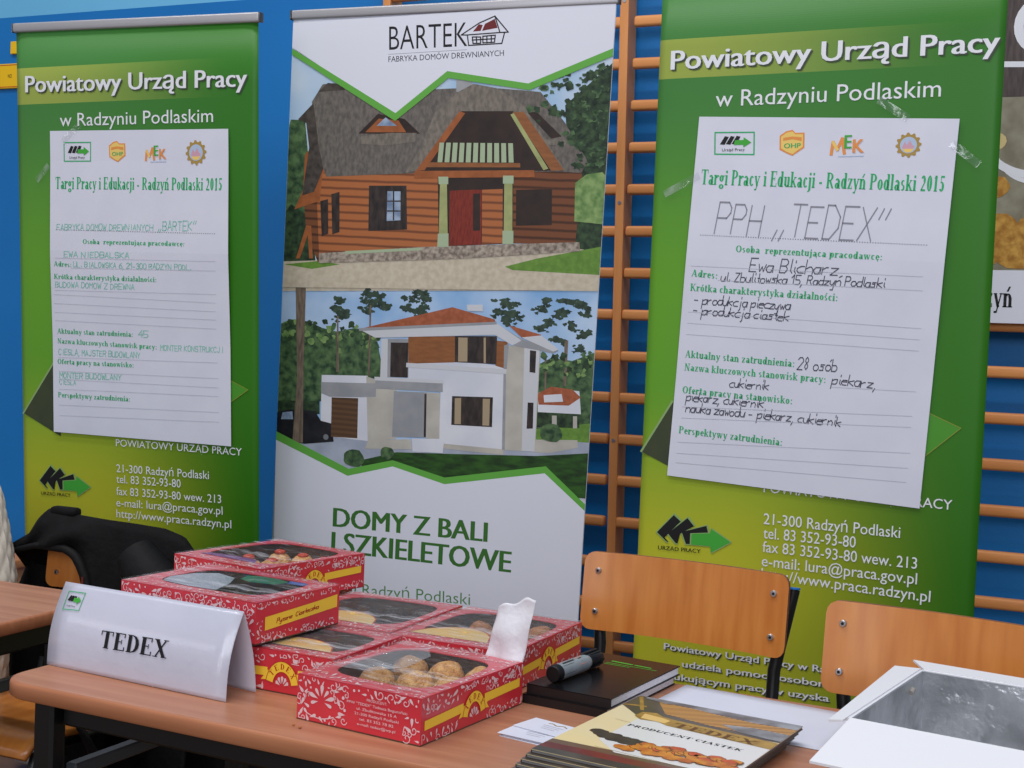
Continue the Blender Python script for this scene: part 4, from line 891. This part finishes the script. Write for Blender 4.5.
# ------------------------------------------------------------------ cookie boxes
def swirls(f, x0, y0, x1, y1, n, seed, avoid=None):
    """white scrolls, drops and dots of the printed pattern"""
    rg = random.Random(seed)
    def inside(x, y): return x0+1 < x < x1-1 and y0+1 < y < y1-1 and not (avoid and avoid(x, y))
    seen = []
    for k in range(n*2):
        x, y = rg.uniform(x0+3, x1-3), rg.uniform(y0+3, y1-3); a = rg.uniform(0, 2*pi); q = rg.random()
        if not inside(x, y) or any((x-p)**2+(y-o)**2 < 42 for p, o in seen): continue
        seen.append((x, y))
        if q < .30:
            r = rg.uniform(5, 8); d = rg.choice((-1, 1))
            P = [(x+r*(1-j/15)*cos(a+d*j*.52), y+r*(1-j/15)*sin(a+d*j*.52)) for j in range(13)]
            P = [p for p in P if inside(*p)]; f.line(P, 1.2, 'pink_ink', 1)
        elif q < .88:
            L = rg.uniform(8, 14); W = L*.29
            while L > 3.5:
                P = []
                for j in range(12):
                    tt = j/12*2*pi; s = (1-cos(tt))/2; P.append((x+L*(s-.5)*cos(a)-W*sin(tt)*s*sin(a), y+L*(s-.5)*sin(a)+W*sin(tt)*s*cos(a)))
                if all(inside(*p) for p in P): f.poly(P, 'pink_ink', 1); break
                L *= .8; W *= .8
        else:
            f.disc(x, y, rg.uniform(1.4, 2.8), 'pink_ink', 1, 9)
def flower(f, x, y, s):
    for k in range(7):
        a = radians(-20+36*k); L = s*(1 if k % 2 else .8); r0 = s*.35
        P = []
        for j in range(12):
            tt = j/12*2*pi; q = (1-cos(tt))/2; W = L*.28
            P.append((x+(r0+L*q)*cos(a)-W*sin(tt)*q*sin(a), y+(r0+L*q)*sin(a)+W*sin(tt)*q*cos(a)))
        f.poly(P, 'pink_ink', 1)
    f.line([(x-s*1.7+s*3*k/10, y-s*1.15-s*.35*sin(pi*k/10)) for k in range(11)], 1.4, 'pink_ink', 1)
def arc_ribbon(f, cx, w, h):
    """yellow ribbon with an arched badge in the middle"""
    x0, x1, y = 8, w-10, h*.42
    f.poly([(x0, y-7), (cx-28, y-3), (cx-28, y+10), (x0, y+6)], 'ribbon_yellow', 2); f.poly([(cx+28, y-1), (x1, y+2), (x1, y+15), (cx+28, y+12)], 'ribbon_yellow', 2)
    for q in (-1, 1): f.poly([(cx+q*20, y-8), (cx+q*40, y-10), (cx+q*34, y-3), (cx+q*40, y+5), (cx+q*22, y+6)], 'ribbon_yellow', 3)
    c0 = y-16
    P = [(cx+30*cos(radians(a)), c0+38*sin(radians(a))) for a in range(10, 171, 8)]+[(cx+17*cos(radians(a)), c0+22*sin(radians(a))) for a in range(170, 9, -8)]
    f.poly(P, 'ribbon_yellow', 4)
    for rx, ry in ((30, 38), (17, 22)): f.line([(cx+rx*cos(radians(a)), c0+ry*sin(radians(a))) for a in range(10, 171, 8)], 1.0, 'ribbon_red', 5)
    for k, ch in enumerate('TEDEX'):
        a = radians(142-26*k); x, yy = cx+20.5*cos(a), c0+26*sin(a); tx, ty = sin(a), -cos(a)*1.1; l = math.hypot(tx, ty); tx, ty = tx/l, ty/l
        f.text(ch, (x-tx*3.4, yy-ty*3.4, x+tx*3.4, yy+ty*3.4, 8.6), 'ribbon_red', 5, 'serif')
    for k in range(5):
        a = radians(26+32*k); f.poly([(cx+4*cos(a), c0+4*sin(a)), (cx+12*cos(a-.22), c0+14*sin(a-.22)), (cx+13*cos(a), c0+16*sin(a)), (cx+12*cos(a+.22), c0+14*sin(a+.22))], 'pink_ink', 4)
def plain_ribbon(f, w, h):
    f.poly([(20, h*.30), (w*.97, h*.46), (w*.97, h*.78), (w*.72, h*.72), (20, h*.62)], 'ribbon_yellow', 2)
    f.text('Pyszne  Ciasteczka', (46, h*.42, w*.74, h*.535, 6.5), 'ribbon_red', 3, 'hand', wd=.2, slant=.3)
def cup(f, x, y, s):
    f.poly([(x-s, y+s*.7), (x+s, y+s*.7), (x+s*.7, y-s*.5), (x-s*.7, y-s*.5)], 'pink_ink', 1); f.line([(x+s, y+s*.5), (x+s*1.6, y+s*.3), (x+s*.9, y-s*.2)], 1.0, 'pink_ink', 1); f.line([(x-s*1.3, y-s*.8), (x+s*1.3, y-s*.8)], 1.2, 'pink_ink', 1)
def cookie_box(label, cxy, yaw, W, D, z0, front, right, film_, lab=None, h=.0645, seed=1, patches=(), win=(.80, .74), wc=(0, .03), arc=None):
    t = thing('cookie_box', label, 'cookie box', (cxy[0], cxy[1], z0), yaw, 'red cookie boxes on the front table'); m = MB()
    th = .002
    m.box((0, 0, th/2), (W, D, th), 'card_inside')
    q = th/4
    for k, mm in ((q, 'card_red'), (3*q, 'card_inside')):   # printed outside, plain board inside
        for c, d in (((0, -D/2+k, h/2), (W-2*(k-q), th/2, h-.001)), ((0, D/2-k, h/2), (W-2*(k-q), th/2, h-.001)), ((-W/2+k, 0, h/2), (th/2, D-2*(k+q), h-.001)), ((W/2-k, 0, h/2), (th/2, D-2*(k+q), h-.001))): m.box(c, d, mm)
    # lid with a window cut out: ring between the rim and a rounded opening
    N = 48; out = []; inn = []
    ww, wd = W*win[0]/2, D*win[1]/2
    for k in range(N):
        a = 2*pi*(k+.5)/N; c, s_ = cos(a), sin(a)
        q = max(abs(c)/(W/2), abs(s_)/(D/2)); out.append((c/q, s_/q))
        p = (abs(c/ww)**4.5+abs(s_/wd)**4.5)**(-1/4.5); inn.append((wc[0]*W+c*p, wc[1]*D+s_*p))
    vs = [(a, b, h) for a, b in out]+[(a, b, h) for a, b in inn]+[(a, b, h-.0016) for a, b in inn]+[(a, b, h-.0016) for a, b in out]
    m.add(vs, [(k, (k+1) % N, N+(k+1) % N, N+k) for k in range(N)], 'card_red_sheen')
    m.add(vs, [(N+k, N+(k+1) % N, 2*N+(k+1) % N, 2*N+k) for k in range(N)]+[(2*N+k, 2*N+(k+1) % N, 3*N+(k+1) % N, 3*N+k) for k in range(N)], 'card_red')
    # fill the four corners of the rim
    for sx in (-1, 1):
        for sy in (-1, 1):
            near = sorted(out, key=lambda p: (p[0]-sx*W/2)**2+(p[1]-sy*D/2)**2)[:2]
            tri = [(sx*W/2, sy*D/2), near[0], near[1]]
            (ax, ay), (bx, by), (cx, cy) = tri
            if (bx-ax)*(cy-ay)-(by-ay)*(cx-ax) < 0: tri = tri[::-1]
            m.add([(a, b, h) for a, b in tri], [(0, 1, 2)], 'card_red_sheen')
    m.build('carton', t)
    Wm, Dm, hm = W*1000, D*1000, h*1000; e = .0004
    ff = lambda u, v, l: (u/1000-W/2, -D/2-e-l, v/1000); fr = lambda u, v, l: (W/2+e+l, u/1000-D/2, v/1000); fl = lambda u, v, l: (-W/2-e-l, D/2-u/1000, v/1000); ft = lambda u, v, l: (u/1000-W/2, v/1000-D/2, h+e+l)
    f = Flat(ff, .0002)
    def face(f, kind, w, sd):
        if kind == 'text':
            flower(f, 44, 33, 17); swirls(f, 0, 0, 92, hm, 120, sd, lambda x, y: (x-44)**2+(y-33)**2 < 22**2); swirls(f, 92, hm*.76, w, hm, 60, sd+1); swirls(f, w-30, 0, w, hm*.6, 16, sd+2)
            for k, s in enumerate(('PRODUCENT:', 'PPW "TEDEX" Tadeusz Bogumiński', 'ul. Zbulitowska 15 A', '21-300 Radzyń Podlaski', 'tel. 83 352 78 82', 'e-mail: tedex@wp.pl')):
                L = len(s)*3.4; f.text(s, (140-L/2, 46-k*7, 140+L/2, 46-k*7, 3.6), 'pink_ink', 1, bold=.012)
        elif kind == 'arc':
            c = w*(arc or .49); arc_ribbon(f, c, w, hm)
            av = lambda x, y: abs(y-hm*.45) < 12 or abs(x-c) < 33 and y < hm*.82
            swirls(f, 0, 0, w, hm, 260, sd, av); cup(f, w*.70, hm*.80, 5)
            for q in range(5): f.poly([(w*.87+cos(a_)*2, hm*.72+sin(a_)*2) for a_ in (0,)]+[(w*.87+9*cos(radians(30+30*q)-.15), hm*.72+9*sin(radians(30+30*q)-.15)), (w*.87+11*cos(radians(30+30*q)), hm*.72+11*sin(radians(30+30*q))), (w*.87+9*cos(radians(30+30*q)+.15), hm*.72+9*sin(radians(30+30*q)+.15))], 'pink_ink', 1)
        elif kind == 'plain':
            plain_ribbon(f, w, hm); swirls(f, 0, 0, w*.95, hm, 260, sd, lambda x, y: hm*.22 < y < hm*.84 and x > 14)
        else: swirls(f, 0, 0, w, hm, int(w*1.1), sd)
    face(f, front, Wm, seed*7); f.build('front_print', t)
    f = Flat(fr, .0002); face(f, right, Dm, seed*7+3); f.build('side_print', t)
    f = Flat(fl, .0002); face(f, 'swirl', Dm, seed*7+5); f.build('side_print', t)
    f = Flat(ft, .0002); mg = lambda x, y: abs(x-Wm/2-wc[0]*Wm) < ww*1000+3 and abs(y-Dm/2-wc[1]*Dm) < wd*1000+3
    swirls(f, 0, 0, Wm, Dm, 330, seed*7+6, mg); f.build('lid_print', t)
    # crinkled clear film laid over the lid and down the front and right faces
    m = MB(); rg = random.Random(seed)
    ph = [rg.uniform(0, 6) for _ in range(6)]
    def fm(a, b):
        x = -W/2-.001+(W+.002)*a; y = -D/2-.001+(D+.002)*b; z = h+.0016
        inw = max(0, 1-max(abs((x-wc[0]*W)/ww), abs((y-wc[1]*D)/wd))**4)
        return (x, y, z+(.0035*sin(31*a+ph[0]+5*b)+.003*sin(23*b+ph[1]-9*a)+.002*sin(57*(a+b)+ph[2]))*(.12+.88*inw)*.34+.001)
    m.grid(40, 40, fm, film_); m.build('film_wrap', t)
    if lab:
        f = Flat(lambda u, v, l: (u/1000, v/1000, h+.0006+l), .0002); x0, x1, y0, y1 = lab
        f.poly([(x0, y0), (x1, y0)]+[(x1+(x0-x1)*k/10, y0+(y1-y0)*(sin(pi*k/10)**.6)) for k in range(1, 10)], 'label_yellow', 1)
        f.line([(x1+(x0-x1)*k/10, y0+(y1-y0)*(sin(pi*k/10)**.6)) for k in range(11)], 2.2, 'ribbon_red', 2); f.build('film_label', t)
    for name, P, mm in patches:
        f = Flat(lambda u, v, l: (u/1000, v/1000, h+.0004+l), .0002); f.poly(P, mm, 1); f.build(name, t)
    return t
def blob(name, label, cat, loc, r, m_, seed, flat=.55, group=None, par=None, dent=.055):
    rg = random.Random(seed); ph = [rg.uniform(0, 6) for _ in range(5)]
    bm = bmesh.new(); bmesh.ops.create_icosphere(bm, subdivisions=3, radius=1); m = MB(); vs = []
    for v in bm.verts:
        c = v.co; k = 1+dent*(sin(4*c.x+ph[0])*sin(5*c.y+ph[1])+.6*sin(9*c.z+ph[2]+4*c.x)+.5*sin(13*c.x+ph[3])*sin(11*c.y+ph[4]))
        vs.append((c.x*r*k, c.y*r*k*.92, c.z*r*flat*k))
    m.add(vs, [[v.index for v in f.verts] for f in bm.faces], m_, True); bm.free()
    zmin = min(v[2] for v in vs); m.v = [(a, b, c-zmin) for a, b, c in m.v]
    o = m.build(name, par, loc=loc); 
    if not par: o.rotation_euler = (0, 0, rg.uniform(0, 6)); tag(o, label, cat, group)
    return o
def fill(box, W, D, spots, r, m_, label, group, seed, z=.0025, flat=.55, jam=None):
    M = Matrix.Translation(box.location) @ Matrix.Rotation(box.rotation_euler.z, 4, 'Z')
    for k, (a, b) in enumerate(spots):
        p = M @ Vector((a*W/2, b*D/2, z)); o = blob('cookie', label, 'cookie', p, r*(.94+.05*(k % 3)), m_, seed+k, flat, group)
        if jam:
            c = blob('jam_centre', None, None, (0, 0, r*flat*1.72), r*.42, jam, seed+k+50, .45, par=o)
GRIDS = [(-.52, -.62), (0, -.6), (.52, -.62), (-.5, -.02), (.02, 0), (.5, .02), (-.52, .6), (0, .62), (.52, .6)]
zt = .7502; z2 = zt+.0645+.0058
A = cookie_box('opened red cookie box nearest the camera with golden cookies and a torn film flap', (-.842, 1.711), radians(-8.4), .213, .268, zt, 'text', 'arc', 'cellophane', seed=3, win=(.82, .74), wc=(.0, .0))
fill(A, .213, .268, [(a*1.20, b*1.06) for a, b in GRIDS], .0318, 'golden_cookie', 'golden crumbly cookie inside the opened front box', 'cookies in the opened front box', 100, flat=.86)
m = MB()   # loose crumpled film over the left of the window of box A
TF = [(-.086, -.088), (-.030, -.070), (.0, -.02), (-.012, .06), (-.040, .095), (-.080, .07)]
m.add([(a, b, .0685+.003*sin(60*a)*sin(47*b)) for a, b in TF]+[(-.05, 0, .071)], [(k, (k+1) % 6, 6) for k in range(6)], 'film_crumpled', True); m.build('loose_film', A)
m = MB()   # torn film standing up at the back right corner of box A
def flap(a, b):
    wv = .003*sin(7*a+4*b)+.002*sin(9*b); x = .040+.066*a+.016*b; z = .060+(.102-.022*(1-a)**1.3+.003*sin(11*a))*b
    return (x, .128+wv+.012*b, z)
m.grid(18, 22, flap, 'wrap_white'); m.build('film_flap', A, thick=.0006)
B = cookie_box('red cookie box under the stacked box, its arched badge half hidden by the placard', (-1.070, 1.794), radians(-4), .228, .198, zt, 'arc', 'swirl', 'cellophane_hazy', lab=(-76, 86, -66, -8), seed=4, win=(.80, .70), wc=(.02, 0), arc=.60)
fill(B, .228, .208, [(-.1, .45), (.4, .42), (.42, -.1), (-.1, -.1), (-.6, .3)], .0245, 'choc_cookie', 'dark cookie under hazy film beneath the stacked box', 'dark cookies in the box under the stack', 200, flat=1.06)
H = cookie_box('red cookie box hidden behind the name placard, carrying the stacked box', (-1.285, 1.815), radians(-4), .190, .205, zt, 'swirl', 'swirl', 'cellophane_hazy', seed=5)
Cb = cookie_box('red cookie box stacked behind the placard with dark cookies and a grey painted film reflection', (-1.226, 1.803), radians(-8.0), .288, .203, z2, 'swirl', 'plain', 'cellophane', seed=6, win=(.78, .74),
    patches=(('film_patch', [(-108, -30), (-92, -62), (-30, -70), (28, -66), (6, -10), (-20, 30), (-70, 46), (-100, 20)], 'film_reflection_grey'), ('film_patch', [(-20, 62), (-8, 30), (20, 20), (66, 30), (74, 60), (40, 70), (10, 72)], 'film_print_green'), ('film_patch', [(66, 70), (72, 52), (106, 50), (108, 64), (98, 72)], 'film_print_blue')))  # the grey patch is a film reflection painted as colour
fill(Cb, .288, .203, [(.06, -.5), (.42, -.5), (.78, -.48), (.08, .06), (.44, .06), (.80, .08), (.42, .6), (.78, .62), (-.4, 0)], .0245, 'choc_cookie', 'dark chocolate cookie in the stacked box behind the placard', 'chocolate cookies in the stacked box', 300, flat=1.12)
E_ = cookie_box('red cookie box below the white banner with a yellow film label and dark cookies', (-1.088, 2.032), radians(-1.5), .226, .268, zt, 'swirl', 'swirl', 'cellophane_hazy', lab=(-90, 60, -100, -24), seed=7, win=(.84, .74))
fill(E_, .226, .268, GRIDS, .0275, 'choc_cookie', 'dark cookie in the box below the white banner', 'dark cookies in the box below the white banner', 400, flat=1.0)
H2 = cookie_box('red cookie box at the bottom of the back left stack', (-1.340, 2.075), radians(-6), .218, .262, zt, 'swirl', 'swirl', 'cellophane_hazy', seed=8)
G = cookie_box('red cookie box at back right beside the chair with a pale label and brown cookies', (-.855, 2.016), radians(-3.5), .222, .276, zt, 'swirl', 'arc', 'cellophane_hazy', lab=(-94, 50, -104, -26), seed=9, win=(.84, .74))
fill(G, .222, .276, GRIDS, .0275, 'brown_cookie', 'brown cookie in the back right box beside the chair', 'brown cookies in the back right box', 500, flat=1.0)
Db = cookie_box('red cookie box on top of the back left stack with jam-topped cookies', (-1.332, 2.086), radians(-13), .226, .268, z2, 'swirl', 'arc', 'cellophane', seed=10, win=(.84, .76),
    patches=(('film_patch', [(-88, -96), (60, -98), (40, -74), (-20, -70), (-80, -80)], 'tray_purple'),))
fill(Db, .226, .268, GRIDS, .0275, 'golden_cookie', 'jam-topped cookie in the topmost back left box', 'jam-topped cookies in the back left box', 600, flat=.92, jam='cookie_jam')
tag(blob('crumb', None, 'crumb', (-.952, 1.562, .7505), .0022, 'brown_cookie', 1, .6), 'brown crumb on the table before the opened box, left of two', 'crumb', 'crumbs on the table')
tag(blob('crumb', None, 'crumb', (-.938, 1.556, .7505), .0026, 'brown_cookie', 2, .6), 'brown crumb on the table before the opened box, right of two', 'crumb', 'crumbs on the table')

# ------------------------------------------------------------------ books, marker, cards
def book(label, cx, cy, z, yaw, w, d, h, art):
    t = thing('black_book', label, 'book', (cx, cy, z), yaw, 'black books on the front table'); m = MB()
    m.rbox((.0025, 0, h/2), (w-.008, d-.006, h-.003), .0008, 'page_white', 1); m.build('pages', t)
    m = MB()
    m.box((0, 0, .0008), (w, d, .0016), 'book_spine'); m.box((0, 0, h-.0008), (w, d, .0016), 'book_black'); m.box((0, -d/2+.0008, h/2), (w, .0016, h-.0032), 'book_spine'); c = m.build('cover', t)
    if art:
        f = Flat(lambda u, v, l: (u/1000, v/1000, h+.0002+l), .0001)
        f.line([(-30, 84), (6, 82)], 5, 'book_green', 1); f.line([(12, 82), (40, 80)], 4, 'book_green', 1); f.line([(-34, 70), (54, 70)], 2, 'book_green', 1); f.line([(-34, 62), (10, 62)], 2, 'book_green', 1); f.build('cover_print', t)
    return t
book('lower black book under the glossy one beside the back right cookie box', -.632, 1.952, zt, radians(-8), .142, .252, .0140, False)
book('upper glossy black book lying on another book with a silver marker on it', -.627, 1.958, zt+.0142, radians(-8), .142, .255, .0150, True)
ZB = zt+.0142+.0152
t = thing('marker_pen', 'silver marker with black cap lying on the glossy black book', 'marker', (-.681, 1.862, ZB+.0135), radians(80))
m = MB(); m.tube([(.012, 0, 0), (.095, 0, 0)], .0128, 'marker_silver', 20); m.tube([(.095, 0, 0), (.105, 0, 0)], [.0128, .0105], 'marker_silver', 20); b = m.build('barrel', t)
m = MB(); m.tube([(-.001, 0, 0), (.001, 0, 0), (.013, 0, 0)], [.0115, .0132, .0134], 'marker_black', 20); m.build('end_plug', t)
m = MB(); m.tube([(.106, 0, 0), (.108, 0, 0), (.142, 0, 0), (.146, 0, 0)], [.0108, .0120, .0112, .0095], 'marker_black', 20)
for k in range(10):
    a = 2*pi*k/10; m.box((.126, .0118*cos(a), .0118*sin(a)), (.03, .0022, .0022), 'marker_black', Matrix.Rotation(a, 3, 'X'))
cp = m.build('cap', t); m = MB(); m.rbox((.118, .004, .0132), (.048, .006, .003), .001, 'marker_black', 1); m.build('clip', cp)
f = Flat(lambda u, v, l: (u/1000, -(.0129+l)*sin(v/12.8), (.0129+l)*cos(v/12.8)), .0001)
f.poly([(62, 0), (84, 0), (84, 15), (62, 15)], 'marker_orange', 1); f.poly([(68, 3), (79, 3), (73, 11)], 'black_ink', 2)
f.rect(18, 8, 50, 22, 'marker_black', 1); f.line([(24, 3), (56, 3)], 3, 'marker_black', 1); f.build('label', b)
def card(label, x, y, z, yaw):
    t = thing('business_card', label, 'card', (x, y, z), yaw, 'white business cards beside the magazines'); m = MB(); m.prism(rrect(.088, .054, .001, 2), 0, .0007, 'white_paper', fn=lambda a, b, y_: (a, b, y_)); m.build('card', t)
    f = Flat(lambda u, v, l: (u/1000, v/1000, .0008+l), .0001)
    f.line([(-12+4*k, 16+2.5*sin(k*1.3)) for k in range(9)], 2.2, 'gold_ink', 1)
    for k in range(3): f.line([(-14+3*k, 6-7*k), (20-3*k, 6-7*k)], .9, 'grey_pencil', 1)
    f.build('card_print', t)
for k, (dx, dy, r) in enumerate(((0, 0, -12), (.004, .003, -9), (.002, .006, -13), (-.003, .002, -10))):
    card(('lowest white business card of the fanned pile', 'second white business card from the bottom of the pile', 'third white business card from the bottom of the pile', 'white business card second from the top of the pile')[k], -.636+dx, 1.680+dy, zt+.0012*k, radians(r))
card('topmost white business card with a gold squiggle, turned on the pile', -.630, 1.716, zt+.0050, radians(-16))

# ------------------------------------------------------------------ magazines and white sheet
t = thing('blank_sheet', 'blank white sheet on the table edge behind the magazines', 'paper sheet', (-.395, 1.946, zt), radians(-8.5))
m = MB(); m.grid(12, 9, lambda a, b: (-.1485+.297*a, -.105+.21*b, .0006+.0015*sin(pi*b)*a), 'white_paper'); m.build('sheet', t, thick=.0003)
def magazine(label, ox, oy, z, yaw, art):
    """origin at the back left corner; x along the back edge, -y to the reader"""
    w, d, h = .250, .325, .0046
    t = thing('magazine', label, 'magazine', (ox, oy, z), yaw, 'magazines on the front table'); m = MB()
    m.box((w/2, -d/2, h/2-.0002), (w-.002, d-.002, h-.0012), 'magazine_pages'); m.build('pages', t)
    m = MB(); m.box((w/2, -d/2, h-.0003), (w, d, .0005), 'cover_cream'); m.box((w/2, -d/2, .0003), (w, d, .0005), 'cover_dark'); m.box((.0002, -d/2, h/2), (.0004, d, h-.001), 'cover_dark'); m.build('cover', t)
    f = Flat(lambda u, v, l: (u/1000, -v/1000, h+l), .00008)
    def P(pts, mm, ly): f.poly(pts, mm, ly)
    P([(0, 268), (250, 262), (250, 283), (0, 286)], 'cover_brown', 1); P([(0, 284), (250, 281), (250, 304), (0, 308)], 'cover_red', 1); P([(0, 306), (250, 302), (250, 325), (0, 325)], 'cover_dark', 2)
    if art:
        S = lambda pts: [(max(0, min(250, a*1.06-14)), b*1.16) for a, b in pts]
        Q = lambda pts, mm, ly: P(S(pts), mm, ly)
        Q([(60, 78), (260, 92), (260, 232), (100, 234), (60, 200)], 'cover_white', 1)
        Q([(0, 0), (260, 0), (260, 84), (120, 94), (60, 92), (30, 66), (0, 52)], 'cover_dark', 2); Q([(0, 52), (0, 47), (28, 42), (44, 40), (46, 44), (28, 48)], 'gold_ink', 3); Q([(14, 4), (44, 60), (50, 60), (20, 4)], 'gold_ink', 3)
        Q([(44, 6), (260, 14), (260, 72), (150, 70), (80, 58)], 'rope_gold', 3)
        Q([(20, 0), (260, 0), (260, 22), (190, 26), (150, 22), (100, 14), (50, 12)], 'silver_print', 4); Q([(160, 56), (200, 46), (260, 48), (260, 80), (190, 74)], 'silver_print', 5)
        for k in range(3): f.disc(22+14*k, 6+3*k, 9, 'silver_print', 6, 14, ry=6)
        Q([(52, 68), (70, 62), (84, 72), (104, 76), (260, 88), (260, 115), (104, 103), (88, 95), (64, 99), (50, 87)], 'gold_ink', 6); Q([(58, 73), (84, 77), (100, 83), (98, 97), (62, 93)], 'label_yellow', 7)
        f.text('TEDEX', (102, 118, 226, 129, -19), 'cover_word', 8, 'serif'); f.text('PRODUCENT CIASTEK', (52, 153, 222, 165, -9.5), 'black_ink', 4, 'serif'); f.line([(26, 134), (50, 138)], .8, 'gold_ink', 4); f.line([(60, 264), (180, 272)], .8, 'gold_ink', 4)
        rg = random.Random(4)
        for k in range(16): f.disc(34+5*k*.9+rg.uniform(-2, 2), 208+k*.9+rg.uniform(-9, 8), 12, 'print_choc', 3+k % 3*.3, 14, ry=10, jag=.1, seed=k)
        for k in range(46):
            q = k/46; x_, y_ = 104+142*q, 216+10*q+rg.uniform(-12, 24); f.disc(x_, y_, 11.5, 'cover_word', 6+k*.24, 14, ry=8.6, jag=.12, seed=k+30); f.disc(x_-.6, y_-.8, 10, ('print_orange', 'print_redorange', 'print_orange')[k % 3], 6.12+k*.24, 14, ry=7.2, jag=.12, seed=k+30)
        for k in range(16): f.disc(90+10*k, 238+rg.uniform(-2, 14), 11, 'print_orange', 18+k*.12, 14, ry=8, jag=.12, seed=k+80)
    f.build('cover_print', t)
MY = radians(-8.5)
for k in range(5):
    q = 4-k
    magazine(('lowest magazine of the fanned stack, its dark edge showing at the front', 'second magazine from the bottom of the fanned stack', 'third magazine from the bottom of the fanned stack', 'magazine second from the top of the fanned stack', 'topmost magazine with cookies on its cream cover')[k], -.545-.004*q, 1.872-.007*q, zt+.0006*0+.0050*k+.0020, MY, k == 4)

# ------------------------------------------------------------------ foil-lined carton
t = thing('foil_lined_carton', 'open white carton lined with silver foil at the right end of the table', 'carton', (-.152, 1.958, zt), radians(-10.5))
# local: origin at the back left inner corner, x to the right, -y to the front
CW, CD, CH = .34, .315, .098; m = MB()
m.box((CW/2, -CD/2, .002), (CW, CD, .004), 'carton_white')
for c, d in (((-.002, -CD/2, CH/2), (.004, CD+.008, CH)), ((CW+.002, -CD/2, CH/2), (.004, CD+.008, CH)), ((CW/2, .002, CH/2), (CW, .004, CH)), ((CW/2, -CD-.002, CH/2), (CW, .004, CH))): m.box(c, d, 'carton_white')
m.build('tray', t)
m = MB()
def wall(p, q, n):
    (x0, y0), (x1, y1) = p, q
    m.grid(16, 8, lambda a, b: (x0+(x1-x0)*a+n[0]*(.002+.0016*sin(23*a+9*b)*sin(pi*b)), y0+(y1-y0)*a+n[1]*(.002+.0016*sin(23*a+9*b)*sin(pi*b)), .005+(CH-.006)*b), 'foil')
wall((0, -CD), (0, 0), (1, 0)); wall((0, 0), (CW, 0), (0, -1)); wall((CW, 0), (CW, -CD), (-1, 0)); wall((CW, -CD), (0, -CD), (0, 1))
m.grid(14, 14, lambda a, b: (CW*a, -CD+CD*b, .0055+.002*sin(19*a)*sin(17*b)), 'foil'); m.build('foil_lining', t)
def cflap(pts, name='flap'):
    m = MB(); m.add([(a, b, c) for a, b, c in pts]+[(a, b, c-.003) for a, b, c in pts], [(0, 1, 2, 3), (7, 6, 5, 4), (0, 4, 5, 1), (1, 5, 6, 2), (2, 6, 7, 3), (3, 7, 4, 0)], 'carton_white'); m.build(name, t)
zf = CH+.0015
cflap([(-.004, -CD-.02, zf), (-.004, .004, zf), (-.044, .012, zf-.004), (-.022, -CD-.02, zf-.003)])
cflap([(0, .004, zf), (CW, .004, zf), (CW, .052, zf-.002), (-.03, .056, zf-.001)])
cflap([(CW+.004, -CD, zf), (CW+.05, -CD, zf-.01), (CW+.05, 0, zf-.01), (CW+.004, 0, zf)])
cflap([(0, -CD-.004, zf), (-.012, -CD-.11, zf-.030), (CW, -CD-.11, zf-.030), (CW, -CD-.004, zf)])
m = MB(); m.tube([(.004, -.07, CH-.018), (.004, -.062, CH-.014)], .004, 'carton_edge', 6); m.build('staple', t)
